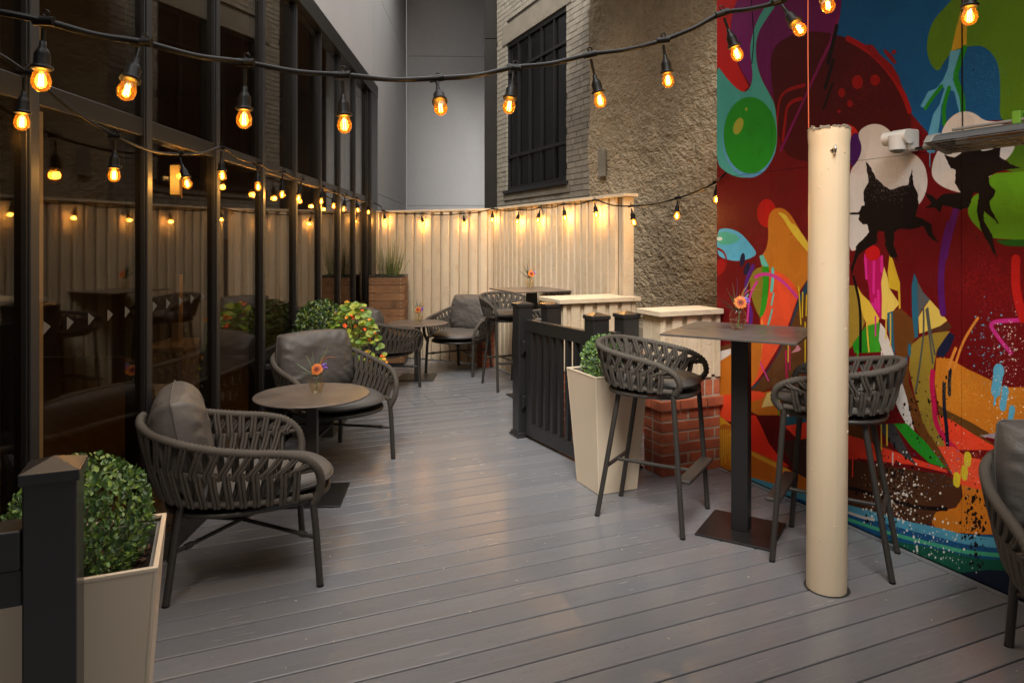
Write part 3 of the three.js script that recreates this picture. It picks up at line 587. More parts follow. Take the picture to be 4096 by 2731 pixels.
  poly('B', [198, 112, 30], '205,905 345,800 432,740 432,900 402,1050 347,1130 347,1152 420,1172 500,1152 560,1150 560,1400 440,1342 340,1292 205,1205 115,1190 115,965');
  poly('B', white, '115,885 217,858 217,900 170,930 115,965'); poly('B', [100, 60, 28], '115,855 217,825 217,860 115,885');
  poly('B', [232, 200, 122], '470,1172 545,1142 562,1160 557,1250 430,1272 445,1230'); line('B', [46, 150, 26], 10, '552,1145 550,1420');
  fill('B', [246, 76, 40], '115,1190 215,1180 340,1150 468,1165 440,1212 345,1232 347,1300 215,1392 115,1310'); 
  poly('B', [222, 158, 42], '115,1310 217,1392 217,1568 115,1568'); ell('B', [190, 104, 28], 182, 1420, 42, 34, 20);
  poly('C', [206, 122, 30], '95,20 195,70 195,300 95,265'); for (let i = 0; i < 8; i++) line('C', [226, 168, 48], 7, `${112 + i * 11},30 ${112 + i * 11},${170 + (i * 37) % 90}`);
  poly('C', [238, 52, 30], '195,-60 340,-60 430,110 545,255 460,232 380,182 195,110'); poly('C', [92, 8, 12], '345,-60 480,-60 600,60 660,100 660,310 575,282 500,212 420,110');
  poly('C', [200, 110, 28], '195,110 300,150 400,190 480,230 562,282 660,310 660,450 520,402 440,367 370,347 195,300'); line('C', [230, 166, 54], 18, '200,120 300,165 380,202 540,285'); 
  poly('C', [60, 36, 26], '480,100 660,80 660,330 575,282 540,200'); line('B', white, 16, '615,1330 600,1390'); poly('B', [34, 84, 100], '590,1335 740,1330 740,1400 600,1420'); poly('B', [236, 60, 36], '590,1400 770,1370 770,1480 690,1500');
  // right of the column
  fill('B', [190, 16, 96], '1135,195 1262,195 1292,300 1272,420 1278,662 1240,645 1188,560 1178,420 1155,330'); for (const s of ['1155,210 1162,370', '1215,240 1212,470', '1270,220 1268,320', '1245,460 1248,600', '1225,520 1228,580', '1205,550 1206,590']) line('B', [226, 44, 146], 13, s);
  ell('B', [204, 22, 26], 1205, 195, 53, 54);
  poly('B', [160, 130, 46], '1020,420 1092,420 1122,560 1152,680 1102,800 1020,890'); poly('B', [62, 162, 36], '1065,832 1160,700 1252,670 1262,885 1080,892'); poly('B', [40, 140, 28], '1065,832 1160,700 1180,760 1190,890 1080,892');
  poly('B', [232, 192, 66], '1095,420 1130,480 1182,530 1254,652 1242,682 1170,702 1140,640 1110,520'); poly('B', [238, 206, 96], '1285,288 1312,370 1322,440 1394,547 1340,612 1300,662 1268,652 1270,500 1265,400'); poly('B', [220, 180, 46], '1325,193 1347,240 1377,340 1396,400 1404,660 1392,660 1382,460 1320,440 1310,330');
  line('B', [232, 192, 66], 9, '1165,690 1172,800 1180,880');
  poly('B', [112, 64, 24], '1340,602 1400,580 1492,660 1502,790 1450,900 1460,1100 1540,1330 1620,1480 1660,1568 1590,1568 1500,1400 1400,1100 1360,850'); poly('B', white, '1258,680 1290,720 1332,830 1374,980 1444,1200 1504,1462 1470,1442 1398,1312 1328,1152 1278,900 1248,800');
  poly('B', [40, 100, 124], '1308,612 1347,600 1352,760 1362,900 1384,1012 1340,850 1310,720'); poly('B', [44, 104, 128], '1495,333 1517,380 1527,560 1522,780 1500,792 1480,620 1477,430'); poly('B', [92, 92, 92], '1515,385 1560,470 1607,520 1550,582 1525,642');
  poly('B', [232, 198, 90], '1605,520 1660,580 1727,665 1680,702 1590,737 1530,757 1525,642 1560,582'); poly('B', [86, 50, 30], '1727,668 1760,708 1720,742 1590,747 1540,757 1680,702');
  poly('B', [158, 130, 46], '1478,832 1540,780 1640,750 1747,738 1702,800 1652,880 1632,1000 1622,1100 1652,1300 1702,1450 1762,1568 1660,1568 1558,1380 1498,1180 1458,1000 1468,880');
  for (const s of ['1560,580 1565,720 1550,860 1520,1080 1505,1170', '1580,590 1600,760 1625,960', '1590,580 1605,720 1640,900']) line('B', [84, 84, 76], 8, s);
  poly('B', [26, 30, 58], '1745,745 1780,775 1740,872 1700,922 1650,912 1660,862 1710,790'); for (const [x, y, a, b] of [[1408, 1030, 14, 80], [1442, 950, 9, 36], [1462, 870, 12, 50]]) ell('B', [44, 104, 128], x, y, a, b);
  poly('B', [212, 126, 34], '1650,925 1742,930 1862,1000 2032,1080 2112,1130 2258,1132 2258,1432 2000,1462 1860,1372 1740,1302 1660,1252 1638,1100');
  poly('B', [100, 64, 24], '1660,1250 1722,1290 1902,1380 2022,1452 1980,1482 2122,1568 2058,1568 1880,1462 1720,1362 1670,1322'); poly('B', [168, 148, 158], '1945,1468 2100,1440 2258,1420 2258,1500 2120,1502 2022,1482'); poly('B', [246, 72, 40], '1670,1322 1762,1362 1902,1452 2102,1568 1715,1568 1688,1450');
  line('B', [200, 24, 76], 22, '1625,1025 1615,1100 1635,1250 1642,1380 1702,1480 1795,1580'); line('B', [22, 26, 44], 15, '1705,1100 1700,1250 1722,1400 1730,1580'); line('B', [22, 26, 44], 14, '1747,1010 1740,1100 1742,1180');
  line('B', [222, 138, 54], 10, '1940,648 1862,760 1810,880 1775,1000'); line('B', [222, 138, 54], 12, '1785,860 1752,940 1735,1000'); line('B', [204, 44, 136], 14, '2258,630 2130,660 2020,685 2050,740 2110,820 2170,890'); line('B', [190, 26, 22], 32, '2205,240 2197,400 2228,560 2255,650');
  line('A', [96, 22, 108], 26, '1572,1280 1522,1450 1500,1568'); line('B', [92, 20, 104], 28, '1738,0 1702,150 1680,350 1684,500 1696,610');
  for (const [x, y, a, b, tx, ty] of [[2085, 1020, 40, 56, 2064, 1160], [2130, 1160, 26, 42, 2112, 1272], [2178, 1290, 22, 36, 2160, 1390], [2060, 1200, 9, 22, 2054, 1252]]) { line('B', [96, 178, 214], a * 0.9, `${x},${y} ${tx},${ty}`); ell('B', [96, 178, 214], x, y, a, b); }
  // black creatures
  ragged('A', black, '1020,990 1052,1030 1078,1092 1122,1132 1170,1162 1232,1142 1277,1132 1300,1034 1310,1130 1334,1180 1342,1250 1322,1322 1402,1360 1420,1385 1412,1422 1464,1488 1400,1442 1370,1382 1300,1402 1220,1402 1192,1422 1187,1500 1214,1575 1168,1575 1133,1500 1140,1420 1092,1412 1082,1490 1010,1532 945,1575 958,1540 985,1480 1040,1420 1025,1372 1000,1374 972,1342 978,1314 905,1313 905,1304 973,1300 990,1262 1010,1258 1003,1180 1033,1120');
  ragged('B', black, '1180,-10 1232,-10 1202,60 1142,150 1082,270 1060,352 1052,300 1083,200 1088,150 1130,108 1178,60'); ragged('B', black, '1288,-10 1342,-10 1332,80 1342,170 1392,276 1350,212 1298,130 1288,60'); ragged('B', black, '1556,-10 1617,-10 1622,50 1664,124 1590,62');
  line('B', black, 14, '1072,360 1110,500 1122,650 1120,880');
  ragged('A', black, '1630,892 1702,886 1727,925 1792,915 1847,868 1838,960 1882,985 1902,1005 1966,1028 1892,1037 1822,1052 1770,1082 1777,1130 1812,1165 1802,1202 1777,1232 1782,1272 1834,1374 1790,1332 1742,1290 1740,1350 1792,1440 1818,1580 1790,1532 1718,1390 1698,1290 1710,1180 1680,1180 1650,1267 1600,1288 1520,1262 1490,1257 1476,1304 1440,1272 1381,1274 1420,1246 1377,1182 1430,1200 1450,1225 1490,1188 1600,1178 1563,1120 1568,1040 1538,1030 1497,947 1560,965 1600,940');
  ragged('B', black, '1968,-10 1992,30 2037,60 2042,100 2072,222 2030,142 2003,60');
  // lower right: shoe, water
  poly('C', [110, 60, 24], '880,-20 1010,-20 1100,100 1180,160 1000,170 880,150'); poly('C', [246, 66, 40], '880,55 1000,88 1100,130 1300,200 1500,270 1512,292 1300,242 1100,222 970,202 880,172'); poly('C', [64, 64, 64], '1085,-10 1180,-10 1252,130 1324,252 1220,172 1120,62'); poly('C', [40, 148, 34], '1180,-10 1260,-10 1362,90 1442,170 1506,264 1400,232 1290,132'); poly('C', [112, 64, 24], '1290,-10 1350,-10 1450,130 1560,330 1500,262 1420,160');
  poly('C', [248, 80, 48], '1450,130 1542,130 1622,190 1862,240 1971,260 1971,420 1740,422 1690,392 1620,372 1590,362 1540,302 1500,222'); poly('C', [206, 120, 30], '1590,360 1620,370 1690,390 1971,420 1971,690 1700,664 1520,652 1440,632 1403,582 1418,532 1560,502 1602,432');
  fill('C', [78, 44, 24], '880,210 1000,222 1200,258 1400,288 1502,298 1592,368 1604,432 1562,502 1500,512 1432,522 1412,602 1390,624 1200,594 1000,526 880,492'); line('C', black, 12, '900,380 1000,400 1200,470 1350,505 1500,510'); poly('C', [240, 60, 36], '880,150 960,170 960,210 880,205');
  poly('C', [24, 84, 134], '195,300 195,330 300,328 370,345 450,368 660,432 880,486 1000,524 1150,572 1400,624 1480,652 1700,666 1971,690 1971,1200 1700,1100 1200,800 880,640 660,520 195,330'); line('C', [84, 160, 190], 28, '300,335 400,362 640,438 900,508 1080,556 1300,622 1420,642 1700,722 1971,760'); line('C', [70, 172, 132], 12, '900,572 1050,622 1200,672 1450,732 1700,792 1971,850'); line('C', [206, 200, 190], 10, '900,530 980,560 1060,575');
  poly('C', [20, 88, 70], '900,600 1100,690 1400,742 1700,812 1971,870 1971,1200 1700,1100 1300,800'); poly('C', [24, 34, 56], '1560,900 1760,880 1971,960 1971,1200 1780,1100');
  for (const [x, y] of [[1632, 205], [1612, 288], [1566, 330]]) line('C', [228, 208, 44], 26, `${x},${y - 18} ${x - 3},${y + 22}`);
  // splatter
  const dots = (z, color, n, x, y, sx, sy, r0, r1, e = 1) => { for (let i = 0; i < n; i++) { const g = () => rnd() + rnd() + rnd() - 1.5, q = r0 + (r1 - r0) * Math.pow(rnd(), 3); ell(z, color, x + g() * sx, y + g() * sy, q, q * rr(1, e), rr(-15, 15)); } };
  dots('B', [236, 230, 220], 260, 2150, 900, 130, 330, 1.5, 6); dots('B', [100, 180, 216], 120, 2000, 830, 120, 260, 2, 7); dots('B', [236, 230, 220], 120, 2130, 1250, 150, 250, 1.5, 6); dots('B', black, 130, 1560, 1330, 200, 260, 2, 8, 1.8);
  dots('C', black, 260, 1180, 400, 190, 260, 2, 9, 2); dots('C', [236, 230, 220], 420, 1190, 430, 200, 240, 1.2, 7, 1.5); dots('C', [236, 230, 220], 220, 1450, 760, 260, 200, 1.5, 7, 1.8); dots('C', black, 160, 1670, 620, 70, 260, 2, 10, 2.4); dots('C', [60, 110, 180], 90, 1500, 280, 180, 140, 1.5, 5); dots('C', [236, 230, 220], 120, 1600, 180, 200, 200, 1.2, 5);
  // drips, spray haze and brush marks
  const spray = (z, color, x, y, r, n) => { for (let i = 0; i < n; i++) { const a = rnd() * 6.283, q = r * Math.sqrt(rnd()) * (0.4 + 0.6 * rnd()); const [X, Y] = mp(z, x + Math.cos(a) * q, y + Math.sin(a) * q); c.globalAlpha = 0.35; c.fillStyle = col(color); c.fillRect(X, Y, rr(1, 2.6), rr(1, 2.6)); } c.globalAlpha = 1; };
  spray('B', [240, 90, 60], 560, 620, 150, 700); spray('B', [230, 170, 60], 1800, 1150, 220, 900); spray('B', [200, 30, 40], 2000, 400, 300, 900); spray('C', [255, 140, 90], 1640, 250, 200, 800); spray('A', [60, 130, 170], 1700, 480, 260, 900); spray('A', [160, 20, 20], 1000, 500, 260, 900); spray('A', [250, 245, 240], 1150, 1100, 200, 600); spray('C', [120, 80, 50], 1200, 400, 300, 900);
  for (const [z, color, x, y, l] of [['B', [232, 192, 66], 1300, 640, 150], ['B', [232, 192, 66], 1330, 620, 220], ['B', [226, 44, 146], 1225, 640, 130], ['B', [62, 162, 36], 1100, 880, 90], ['B', white, 1268, 880, 60], ['B', [246, 76, 40], 420, 1170, 120], ['C', [246, 66, 40], 930, 190, 120], ['C', [222, 212, 204], 1175, 170, 70], ['B', [212, 126, 34], 1680, 925, 130], ['B', [212, 126, 34], 1705, 925, 170], ['A', [92, 164, 198], 1410, 930, 90], ['B', black, 1195, 10, 90], ['C', [232, 192, 66], 1105, 0, 150], ['C', [232, 192, 66], 1140, 0, 120]]) line(z, color, rr(4, 8), `${x},${y} ${x + rr(-2, 2)},${y + l / 2} ${x},${y + l}`);
  for (let i = 0; i < 4500; i++) { const x = rnd() * S, y = rnd() * S, l = rr(6, 46); c.globalAlpha = rr(0.015, 0.05); c.strokeStyle = rnd() < 0.72 ? '#000' : '#fff'; c.lineWidth = rr(0.8, 3); c.beginPath(); c.moveTo(x, y); c.lineTo(x + rr(-6, 6), y + l); c.stroke(); }
  for (let i = 0; i < 700; i++) { const x = rnd() * S, y = rnd() * S, r = rr(10, 60); c.globalAlpha = rr(0.01, 0.035); c.fillStyle = rnd() < 0.85 ? '#100804' : '#f0e0d0'; c.beginPath(); c.ellipse(x, y, r, r * rr(0.4, 1.6), rnd() * 3, 0, 6.3); c.fill(); }
  c.globalAlpha = 0.5; c.fillStyle = '#1a0c08'; for (let i = 0; i < 90; i++) { const x = rnd() * S, y = rnd() * S; c.beginPath(); c.arc(x, y, rr(1, 2.6), 0, 6.3); c.fill(); } c.globalAlpha = 1;
  const map = new THREE.CanvasTexture(cv); map.colorSpace = THREE.SRGBColorSpace; map.anisotropy = 8;
  const muralBump = T.paintBump.clone(); muralBump.repeat.set(9, 11); muralBump.needsUpdate = true;
  const mat = phy({ color: lin(0.97, 0.97, 0.97), map, roughness: 0.55, specularIntensity: 0.4, bumpMap: muralBump, bumpScale: 0.001, side: THREE.DoubleSide });
  const t = thing('mural_wall', 'plywood wall painted with a colourful abstract graffiti mural', 'mural', V3(0, 0, 0), ANG);
  const vs = [4.0, 3.474, 2.235, 0.995, -0.25], ys = [0.006, 2.04, 3.70];
  for (let i = 0; i < 4; i++) for (let j = 0; j < 2; j++) {
    const g = box2(UM, UM + 0.018, ys[j] + 0.0012, ys[j + 1] - 0.0012, -vs[i] + 0.0012, -vs[i + 1] - 0.0012, 0.0006), p = g.attributes.position, uv = g.attributes.uv;
    for (let k = 0; k < p.count; k++) uv.setXY(k, (MV0 + p.getZ(k)) / (MV0 - MV1), p.getY(k) / MH);
    part('panel', g, mat, t);
  }
  part('backing', box2(UM + 0.019, UM + 0.07, 0.0, 3.71, -3.99, 3.0), M.seam, t);
  const bd = thing('mural_building', 'dark plain wall above the painted plywood', 'building', V3(0, 0, 0), ANG);
  part('wall', box2(UM + 0.075, UM + 0.5, -0.6, 3.75, -3.97, 3.2), M.pilaster, bd);
}

// ---------------------------------------------------------------- unseen roofs, canopy and wall added to shade the terrace and the wall tops
{
  const a = thing('added_shade_overhang', 'unseen dark overhang added to shade the top of the mural', 'roof', V3(0, 0, 0), ANG);  // added out of view so the mural darkens towards its top
  part('soffit', box2(UM - 1.0, UM + 0.5, 3.76, 3.86, -3.95, 3.2), M.pilaster, a); part('fascia', box2(UM - 1.02, UM - 1.001, 3.70, 3.90, -3.95, 3.2), M.frame, a);
  const b = thing('added_shade_overhang', 'unseen dark overhang added to shade the upper stucco wall', 'roof', V3(0, 0, 0), ANG);  // second unseen overhang, added to keep sky off the upper stucco
  part('soffit', box2(US - 1.15, US + 0.08, 4.75, 4.87, -7.3, -3.98), M.pilaster, b); part('fascia', box2(US - 1.17, US - 1.151, 4.70, 4.92, -7.3, -3.98), M.frame, b);
  const c = thing('added_shade_canopy', 'unseen dark canopy added to shade the near end of the terrace', 'canopy', V3(0, 0, 0), 0);  // added canopy outside the frame; dims the near deck, post and planter
  part('roof_deck', box2(-1.6, 3.3, 3.3, 3.4, -0.6, 5.0), M.pilaster, c); part('front_beam', box2(-1.6, 3.3, 3.18, 3.42, -0.67, -0.601), M.frame, c);
  const k = thing('added_shade_roof', 'unseen dark roof added high up to shade the far walls', 'roof', V3(0, 0, 0), 0);  // added roof above the view; keeps sun off the upper far walls
  part('roof_deck', box2(-2.1, 3.6, 6.72, 6.85, -14.1, -11.6), M.pilaster, k); part('edge_beam', box2(-2.1, 3.6, 6.6, 6.88, -11.599, -11.5), M.frame, k);
  const r = thing('added_rear_wall', 'unseen grey wall added behind the camera to darken the near deck', 'building', V3(0, 0, 0), 0);  // unseen wall added to block light reaching the near floor from behind
  part('wall', box2(-3, 5, -0.6, 4.2, 5.0, 5.3), M.greyWall, r);
}

// ================================================================ OBJECTS
{ // cream pipe column
  const t = thing('pipe_column', 'cream painted steel pipe column with a rough broken top edge', 'column', V3(1.449, 0, -3.235), 0);
  t.rotation.z = -0.006;
  const n = 40, m = 60, r = 0.0872, g = new THREE.CylinderGeometry(r, r, 2.11, n, m, true), p = g.attributes.position;
  for (let i = 0; i < p.count; i++) {
    const a = Math.atan2(p.getZ(i), p.getX(i)), y = p.getY(i) + 1.055;
    let d = 0.0016 * (noise(a * 6 + 20, y * 8, 99, 99, 5) - 0.5) + (y > 2.065 ? 0.0035 : 0);
    let yy = y; if (y > 2.10) yy += 0.014 * (noise(a * 7 + 30, 1, 99, 9, 8) - 0.5) + 0.01 * (noise(a * 20 + 30, 1, 199, 9, 9) - 0.5);
    p.setXYZ(i, Math.cos(a) * (r + d), yy, Math.sin(a) * (r + d));
  }
  const q = g.attributes.uv; for (let i = 0; i < q.count; i++) q.setXY(i, q.getX(i) * 0.6, q.getY(i) * 2.1);
  g.computeVertexNormals(); part('pipe', g, M.column, t);
  const crust = []; for (let i = 0; i < 46; i++) { const a = i / 46 * 6.283; const b = box(rr(0.010, 0.022), rr(0.006, 0.016), rr(0.004, 0.009), 0, 0, 0, 0.0015); b.rotateZ(rr(-0.3, 0.3)); b.rotateY(-a + Math.PI / 2 + rr(-0.3, 0.3)); b.translate(Math.cos(a) * (r + 0.001), 2.108 + rr(-0.006, 0.006), Math.sin(a) * (r + 0.001)); crust.push(b); }
  part('torn_edge', crust, std({ color: lin(0.20, 0.17, 0.13), roughness: 0.8, side: THREE.DoubleSide }), t);
  const fl = []; for (let i = 0; i < 26; i++) { const a = rr(0.3, 2.9), y = rr(0.1, 2.0), b = box(rr(0.003, 0.012), rr(0.002, 0.008), 0.003, 0, 0, 0, 0.0008); b.rotateZ(rr(0, 3)); b.rotateY(-a + Math.PI / 2); b.translate(Math.cos(a) * r, y, Math.sin(a) * r); fl.push(b); }
  part('paint_blobs', fl, M.column, t).userData.kind = 'stuff';
  const ring = part('eye_bolt', new THREE.TorusGeometry(0.017, 0.0055, 10, 24), M.steel, t); const bp = at(3331, 597, 3.14).sub(t.position); ring.geometry.rotateY(1.25); ring.geometry.translate(bp.x, bp.y, bp.z - 0.002);
  part('bolt_nut', cyl(V3(bp.x - 0.012, bp.y - 0.006, bp.z - 0.028), V3(bp.x - 0.006, bp.y - 0.004, bp.z - 0.008), 0.009), M.steel, t);
  part('painted_gap_ring', new THREE.RingGeometry(r - 0.01, r + 0.012, 40).rotateX(-Math.PI / 2).translate(0.002, 0.0015, 0), M.deckUnder, t);  // flat dark ring; the shade in the gap round the pipe is painted
}

// ---------------------------------------------------------------- woven rope chairs and stools
const mirror = (pts) => [...pts.map(([x, y, z]) => V3(x, y, z)), ...pts.slice(0, -1).reverse().map(([x, y, z]) => V3(-x, y, z))];
function cushionDisc(R, y, th, cz, wr) {                       // a puffed seat pad of plan radius R(angle)
  const na = 56, nr = 14, pos = [], idx = [], uv = [];
  for (const side of [1, -1]) for (let j = 0; j <= nr; j++) for (let i = 0; i <= na; i++) {
    const a = i / na * 6.2832, q = Math.sin(j / nr * Math.PI / 2), rad = R(a) * q, prof = Math.pow(Math.max(0, 1 - Math.pow(q, 5)), 0.5);
    const x = rad * Math.sin(a), z = rad * Math.cos(a) + cz;
    const w = wr * (fbm(x * 9 + 20, z * 9 + 20, 99, 99, 3, 401) - 0.5);
    pos.push(x, y + side * th / 2 * prof * (side > 0 ? 1 : 0.8) + (side > 0 ? w * prof : 0), z); uv.push(x, z);
  }
  const half = (nr + 1) * (na + 1);
  for (const s of [0, 1]) for (let j = 0; j < nr; j++) for (let i = 0; i < na; i++) { const a = s * half + j * (na + 1) + i, b = a + na + 1; s ? idx.push(a, b, a + 1, b, b + 1, a + 1) : idx.push(a, a + 1, b, b, a + 1, b + 1); }
  const g = new THREE.BufferGeometry(); g.setAttribute('position', new THREE.Float32BufferAttribute(pos, 3)); g.setAttribute('uv', new THREE.Float32BufferAttribute(uv, 2)); g.setIndex(idx); g.computeVertexNormals(); return g;
}
const pillowOutline = (a, b, w, h) => [a * w / 2 * (0.72 + 0.28 * Math.sqrt(1 - b * b / 2)), b * h / 2 * (0.72 + 0.28 * Math.sqrt(1 - a * a / 2))];
function pillow(w, h, th) {                                    // a soft scatter pillow with a seam and creases
  const n = 64, pos = [], uv = [], idx = [];
  for (const s of [1, -1]) for (let j = 0; j <= n; j++) for (let i = 0; i <= n; i++) {
    const a = i / n * 2 - 1, b = j / n * 2 - 1;
    const e = Math.pow(Math.max(0, (1 - Math.pow(Math.abs(a), 4)) * (1 - Math.pow(Math.abs(b), 4))), 0.48);
    const [x, y] = pillowOutline(a, b, w, h);
    const edge = smooth(0.55, 0.98, Math.max(Math.abs(a), Math.abs(b)));
    const cr = 0.010 * edge * (fbm((a + 2) * 6, (b + 2) * 6, 99, 99, 2, 411) - 0.5) + 0.022 * (fbm((a + 2) * 2.4, (b + 2) * 2.4, 99, 99, 3, 421) - 0.5) + 0.010 * Math.pow(Math.abs(a * b), 1.3) * Math.sin((Math.abs(a) - Math.abs(b)) * 16 + a * 3 + b * 2);
    pos.push(x, y + h / 2, s * (th / 2 * e) - cr * s * Math.min(1, e * 1.6)); uv.push(x, y);
  }
  const half = (n + 1) * (n + 1);
  for (const s of [0, 1]) for (let j = 0; j < n; j++) for (let i = 0; i < n; i++) { const a = s * half + j * (n + 1) + i, b = a + n + 1; s ? idx.push(a, b, a + 1, b, b + 1, a + 1) : idx.push(a, a + 1, b, b, a + 1, b + 1); }
  const g = new THREE.BufferGeometry(); g.setAttribute('position', new THREE.Float32BufferAttribute(pos, 3)); g.setAttribute('uv', new THREE.Float32BufferAttribute(uv, 2)); g.setIndex(idx); g.computeVertexNormals(); return g;
}
function tubShell(t, rimP, midP, seatP, { N, rr0, ropeR, mats }) {
  const rim = mirror(rimP), mid = mirror(midP), seat = mirror(seatP);
  const wrap = (r) => (s, len) => { const ph = (s * len / 0.019) % 1; return r * (1.05 - 0.26 * Math.exp(-(((ph - 0.5) / 0.17) ** 2))); };
  part('rim_rail', sweep(rim, 620, wrap(rr0), 12, false, 1), mats.rope, t);
  part('middle_rail', sweep(mid, 60, ropeR * 1.45, 8), mats.rope, t);
  part('seat_rail', sweep(seat, 420, wrap(ropeR * 1.75), 8), mats.rope, t);
  const R = new THREE.CatmullRomCurve3(rim, false, 'centripetal'), Mi = new THREE.CatmullRomCurve3(mid, false, 'centripetal'), Se = new THREE.CatmullRomCurve3(seat, false, 'centripetal');
  const cord = (pts, off) => sweep(pts.map((p, i) => p.clone().add(off[i])), 6, ropeR, 6);
  const strap = (A, a, B, b, out, ends) => {
    const p = A.getPointAt(a), q = B.getPointAt(b), ta = A.getTangentAt(a), tb = B.getTangentAt(b);
    const na = V3(p.x, 0, p.z).normalize(), o = 0.013 * out, low = out > 0 ? 0.010 : -0.010;
    const P = [p.clone().addScaledVector(na, o * 0.9).add(V3(0, ends ? 0.004 : 0.010, 0)), p.clone().lerp(q, 0.5).addScaledVector(na, o * 1.05), q.clone().addScaledVector(na, o).add(V3(0, 0.008, 0)), q.clone().addScaledVector(na, low * 0.7).add(V3(0, -0.013, 0))];
    const gs = [-1, 1].map((s) => cord(P, P.map((_, i) => (i === 0 ? ta : tb).clone().multiplyScalar(s * ropeR * 1.02))));
    part('rope_strap', gs, out > 0 ? mats.rope : mats.rope2, t);
  };
  for (let i = 0; i < N; i++) {
    const s = 0.085 + (0.83) * (i + 0.5) / N, d = 0.62 / N, m = 0.03 + 0.94 * (i + 0.5) / N, clampS = (x) => clamp(x, 0.012, 0.988), sg = s < 0.5 ? 1 : -1;
    strap(R, s, Mi, clampS(m + d * 0.75 * sg), 1, true);
    strap(R, s, Mi, clampS(m - d * 0.75 * sg), -1, true);
    strap(Mi, clampS(m + d * 0.2 * sg), Se, clampS(m + d * 0.2 * sg), 1, false);
    strap(Mi, clampS(m + d * 0.2 * sg), Se, clampS(m + d * 1.3 * sg), -1, false);
  }
}
function ringPts(hx, zf, zb, y, n = 20) { const p = []; for (let i = 0; i < n; i++) { const a = i / n * 6.2832, s = Math.sin(a), c = Math.cos(a); p.push(V3(hx * Math.sign(s) * Math.pow(Math.abs(s), 0.8), y, (c > 0 ? zf : -zb) * Math.pow(Math.abs(c), 0.86))); } return p; }
function makeChair() {
  const t = thing('rope_armchair', '-', 'armchair'), mats = { rope: M.rope, rope2: M.rope };
  tubShell(t, [[0.318, 0.385, 0.285], [0.338, 0.455, 0.312], [0.358, 0.545, 0.300], [0.372, 0.612, 0.235], [0.380, 0.645, 0.13], [0.382, 0.664, 0.0], [0.372, 0.690, -0.14], [0.338, 0.722, -0.27], [0.262, 0.750, -0.372], [0.14, 0.766, -0.432], [0, 0.772, -0.448]],
    [[0.358, 0.555, 0.292], [0.366, 0.552, 0.18], [0.368, 0.556, 0.04], [0.352, 0.568, -0.12], [0.315, 0.584, -0.25], [0.24, 0.598, -0.345], [0.13, 0.606, -0.400], [0, 0.609, -0.412]],
    [[0.322, 0.420, 0.278], [0.338, 0.424, 0.16], [0.338, 0.430, 0.02], [0.320, 0.438, -0.12], [0.282, 0.446, -0.235], [0.21, 0.452, -0.315], [0.115, 0.456, -0.360], [0, 0.458, -0.372]],
    { N: 30, rr0: 0.0195, ropeR: 0.0085, mats });
  for (const s of [-1, 1]) {
    part('back_upright', cyl(V3(s * 0.225, 0.44, -0.30), V3(s * 0.275, 0.748, -0.362), 0.015, 0.015), M.rope, t);
    part('leg', sweep([V3(s * 0.312, 0.43, 0.272), V3(s * 0.316, 0.36, 0.285), V3(s * 0.322, 0.0, 0.313)], 12, (q) => 0.0165, 14), M.metal, t);
    part('leg', sweep([V3(s * 0.222, 0.43, -0.27), V3(s * 0.228, 0.36, -0.285), V3(s * 0.24, 0.0, -0.333)], 12, (q) => 0.0165, 14), M.metal, t);
    for (const [x, z] of [[0.322, 0.313], [0.24, -0.333]]) part('foot_glide', cyl(V3(s * x, 0.0, z), V3(s * x, 0.008, z), 0.0172), M.socket, t);
  }
  part('seat_frame', sweep(ringPts(0.315, 0.395, 0.335, 0.385), 64, 0.0125, 8, true), M.metal, t);
  const cj = V3(0, 0.245, -0.01);
  for (const s of [-1, 1]) for (const [x, z] of [[0.319, 0.298], [0.232, -0.306]]) {
    const e = V3(s * x, 0.225, z); part('stretcher', cyl(cj, e, 0.0095, 0.0095, 10), M.metal, t);
    const d = e.clone().sub(cj).normalize(); part('stretcher_sleeve', cyl(e.clone().addScaledVector(d, -0.095), e.clone().addScaledVector(d, -0.065), 0.0145, 0.0145, 10), M.metal, t);
  }
  const seatR = (a) => { const s = Math.abs(Math.sin(a)), c = Math.cos(a); return 1 / Math.pow(Math.pow(s / 0.318, 2.5) + Math.pow(Math.abs(c) / (c > 0 ? 0.415 : 0.345), 2.5), 1 / 2.5); };
  const sp = part('seat_cushion', cushionDisc(seatR, 0.448, 0.105, 0, 0.012), M.cushion, t);
  part('seat_web', cushionDisc((a) => seatR(a) * 0.95, 0.392, 0.008, 0, 0), M.metal, t);
  const pl = part('back_cushion', pillow(0.61, 0.46, 0.235), M.cushion, t); pl.position.set(0, 0.455, -0.225); pl.rotation.x = -0.20;
  const edge = []; for (let i = 0; i < 40; i++) { const q = i / 40 * 4, s = Math.floor(q), f = (q - s) * 2 - 1, [a, b] = [[f, -1], [1, f], [-f, 1], [-1, -f]][s], [ex, ey] = pillowOutline(a, b, 0.61, 0.46); edge.push(V3(ex, ey + 0.23, 0)); }
  part('piping', sweep(edge, 120, 0.0042, 6, true), M.cushion, pl);
  const ring = []; for (let i = 0; i < 40; i++) { const a = i / 40 * 6.2832, r = seatR(a) * 1.003; ring.push(V3(r * Math.sin(a), 0.448, r * Math.cos(a))); } part('piping', sweep(ring, 120, 0.0042, 6, true), M.cushion, sp);
  return t;
}
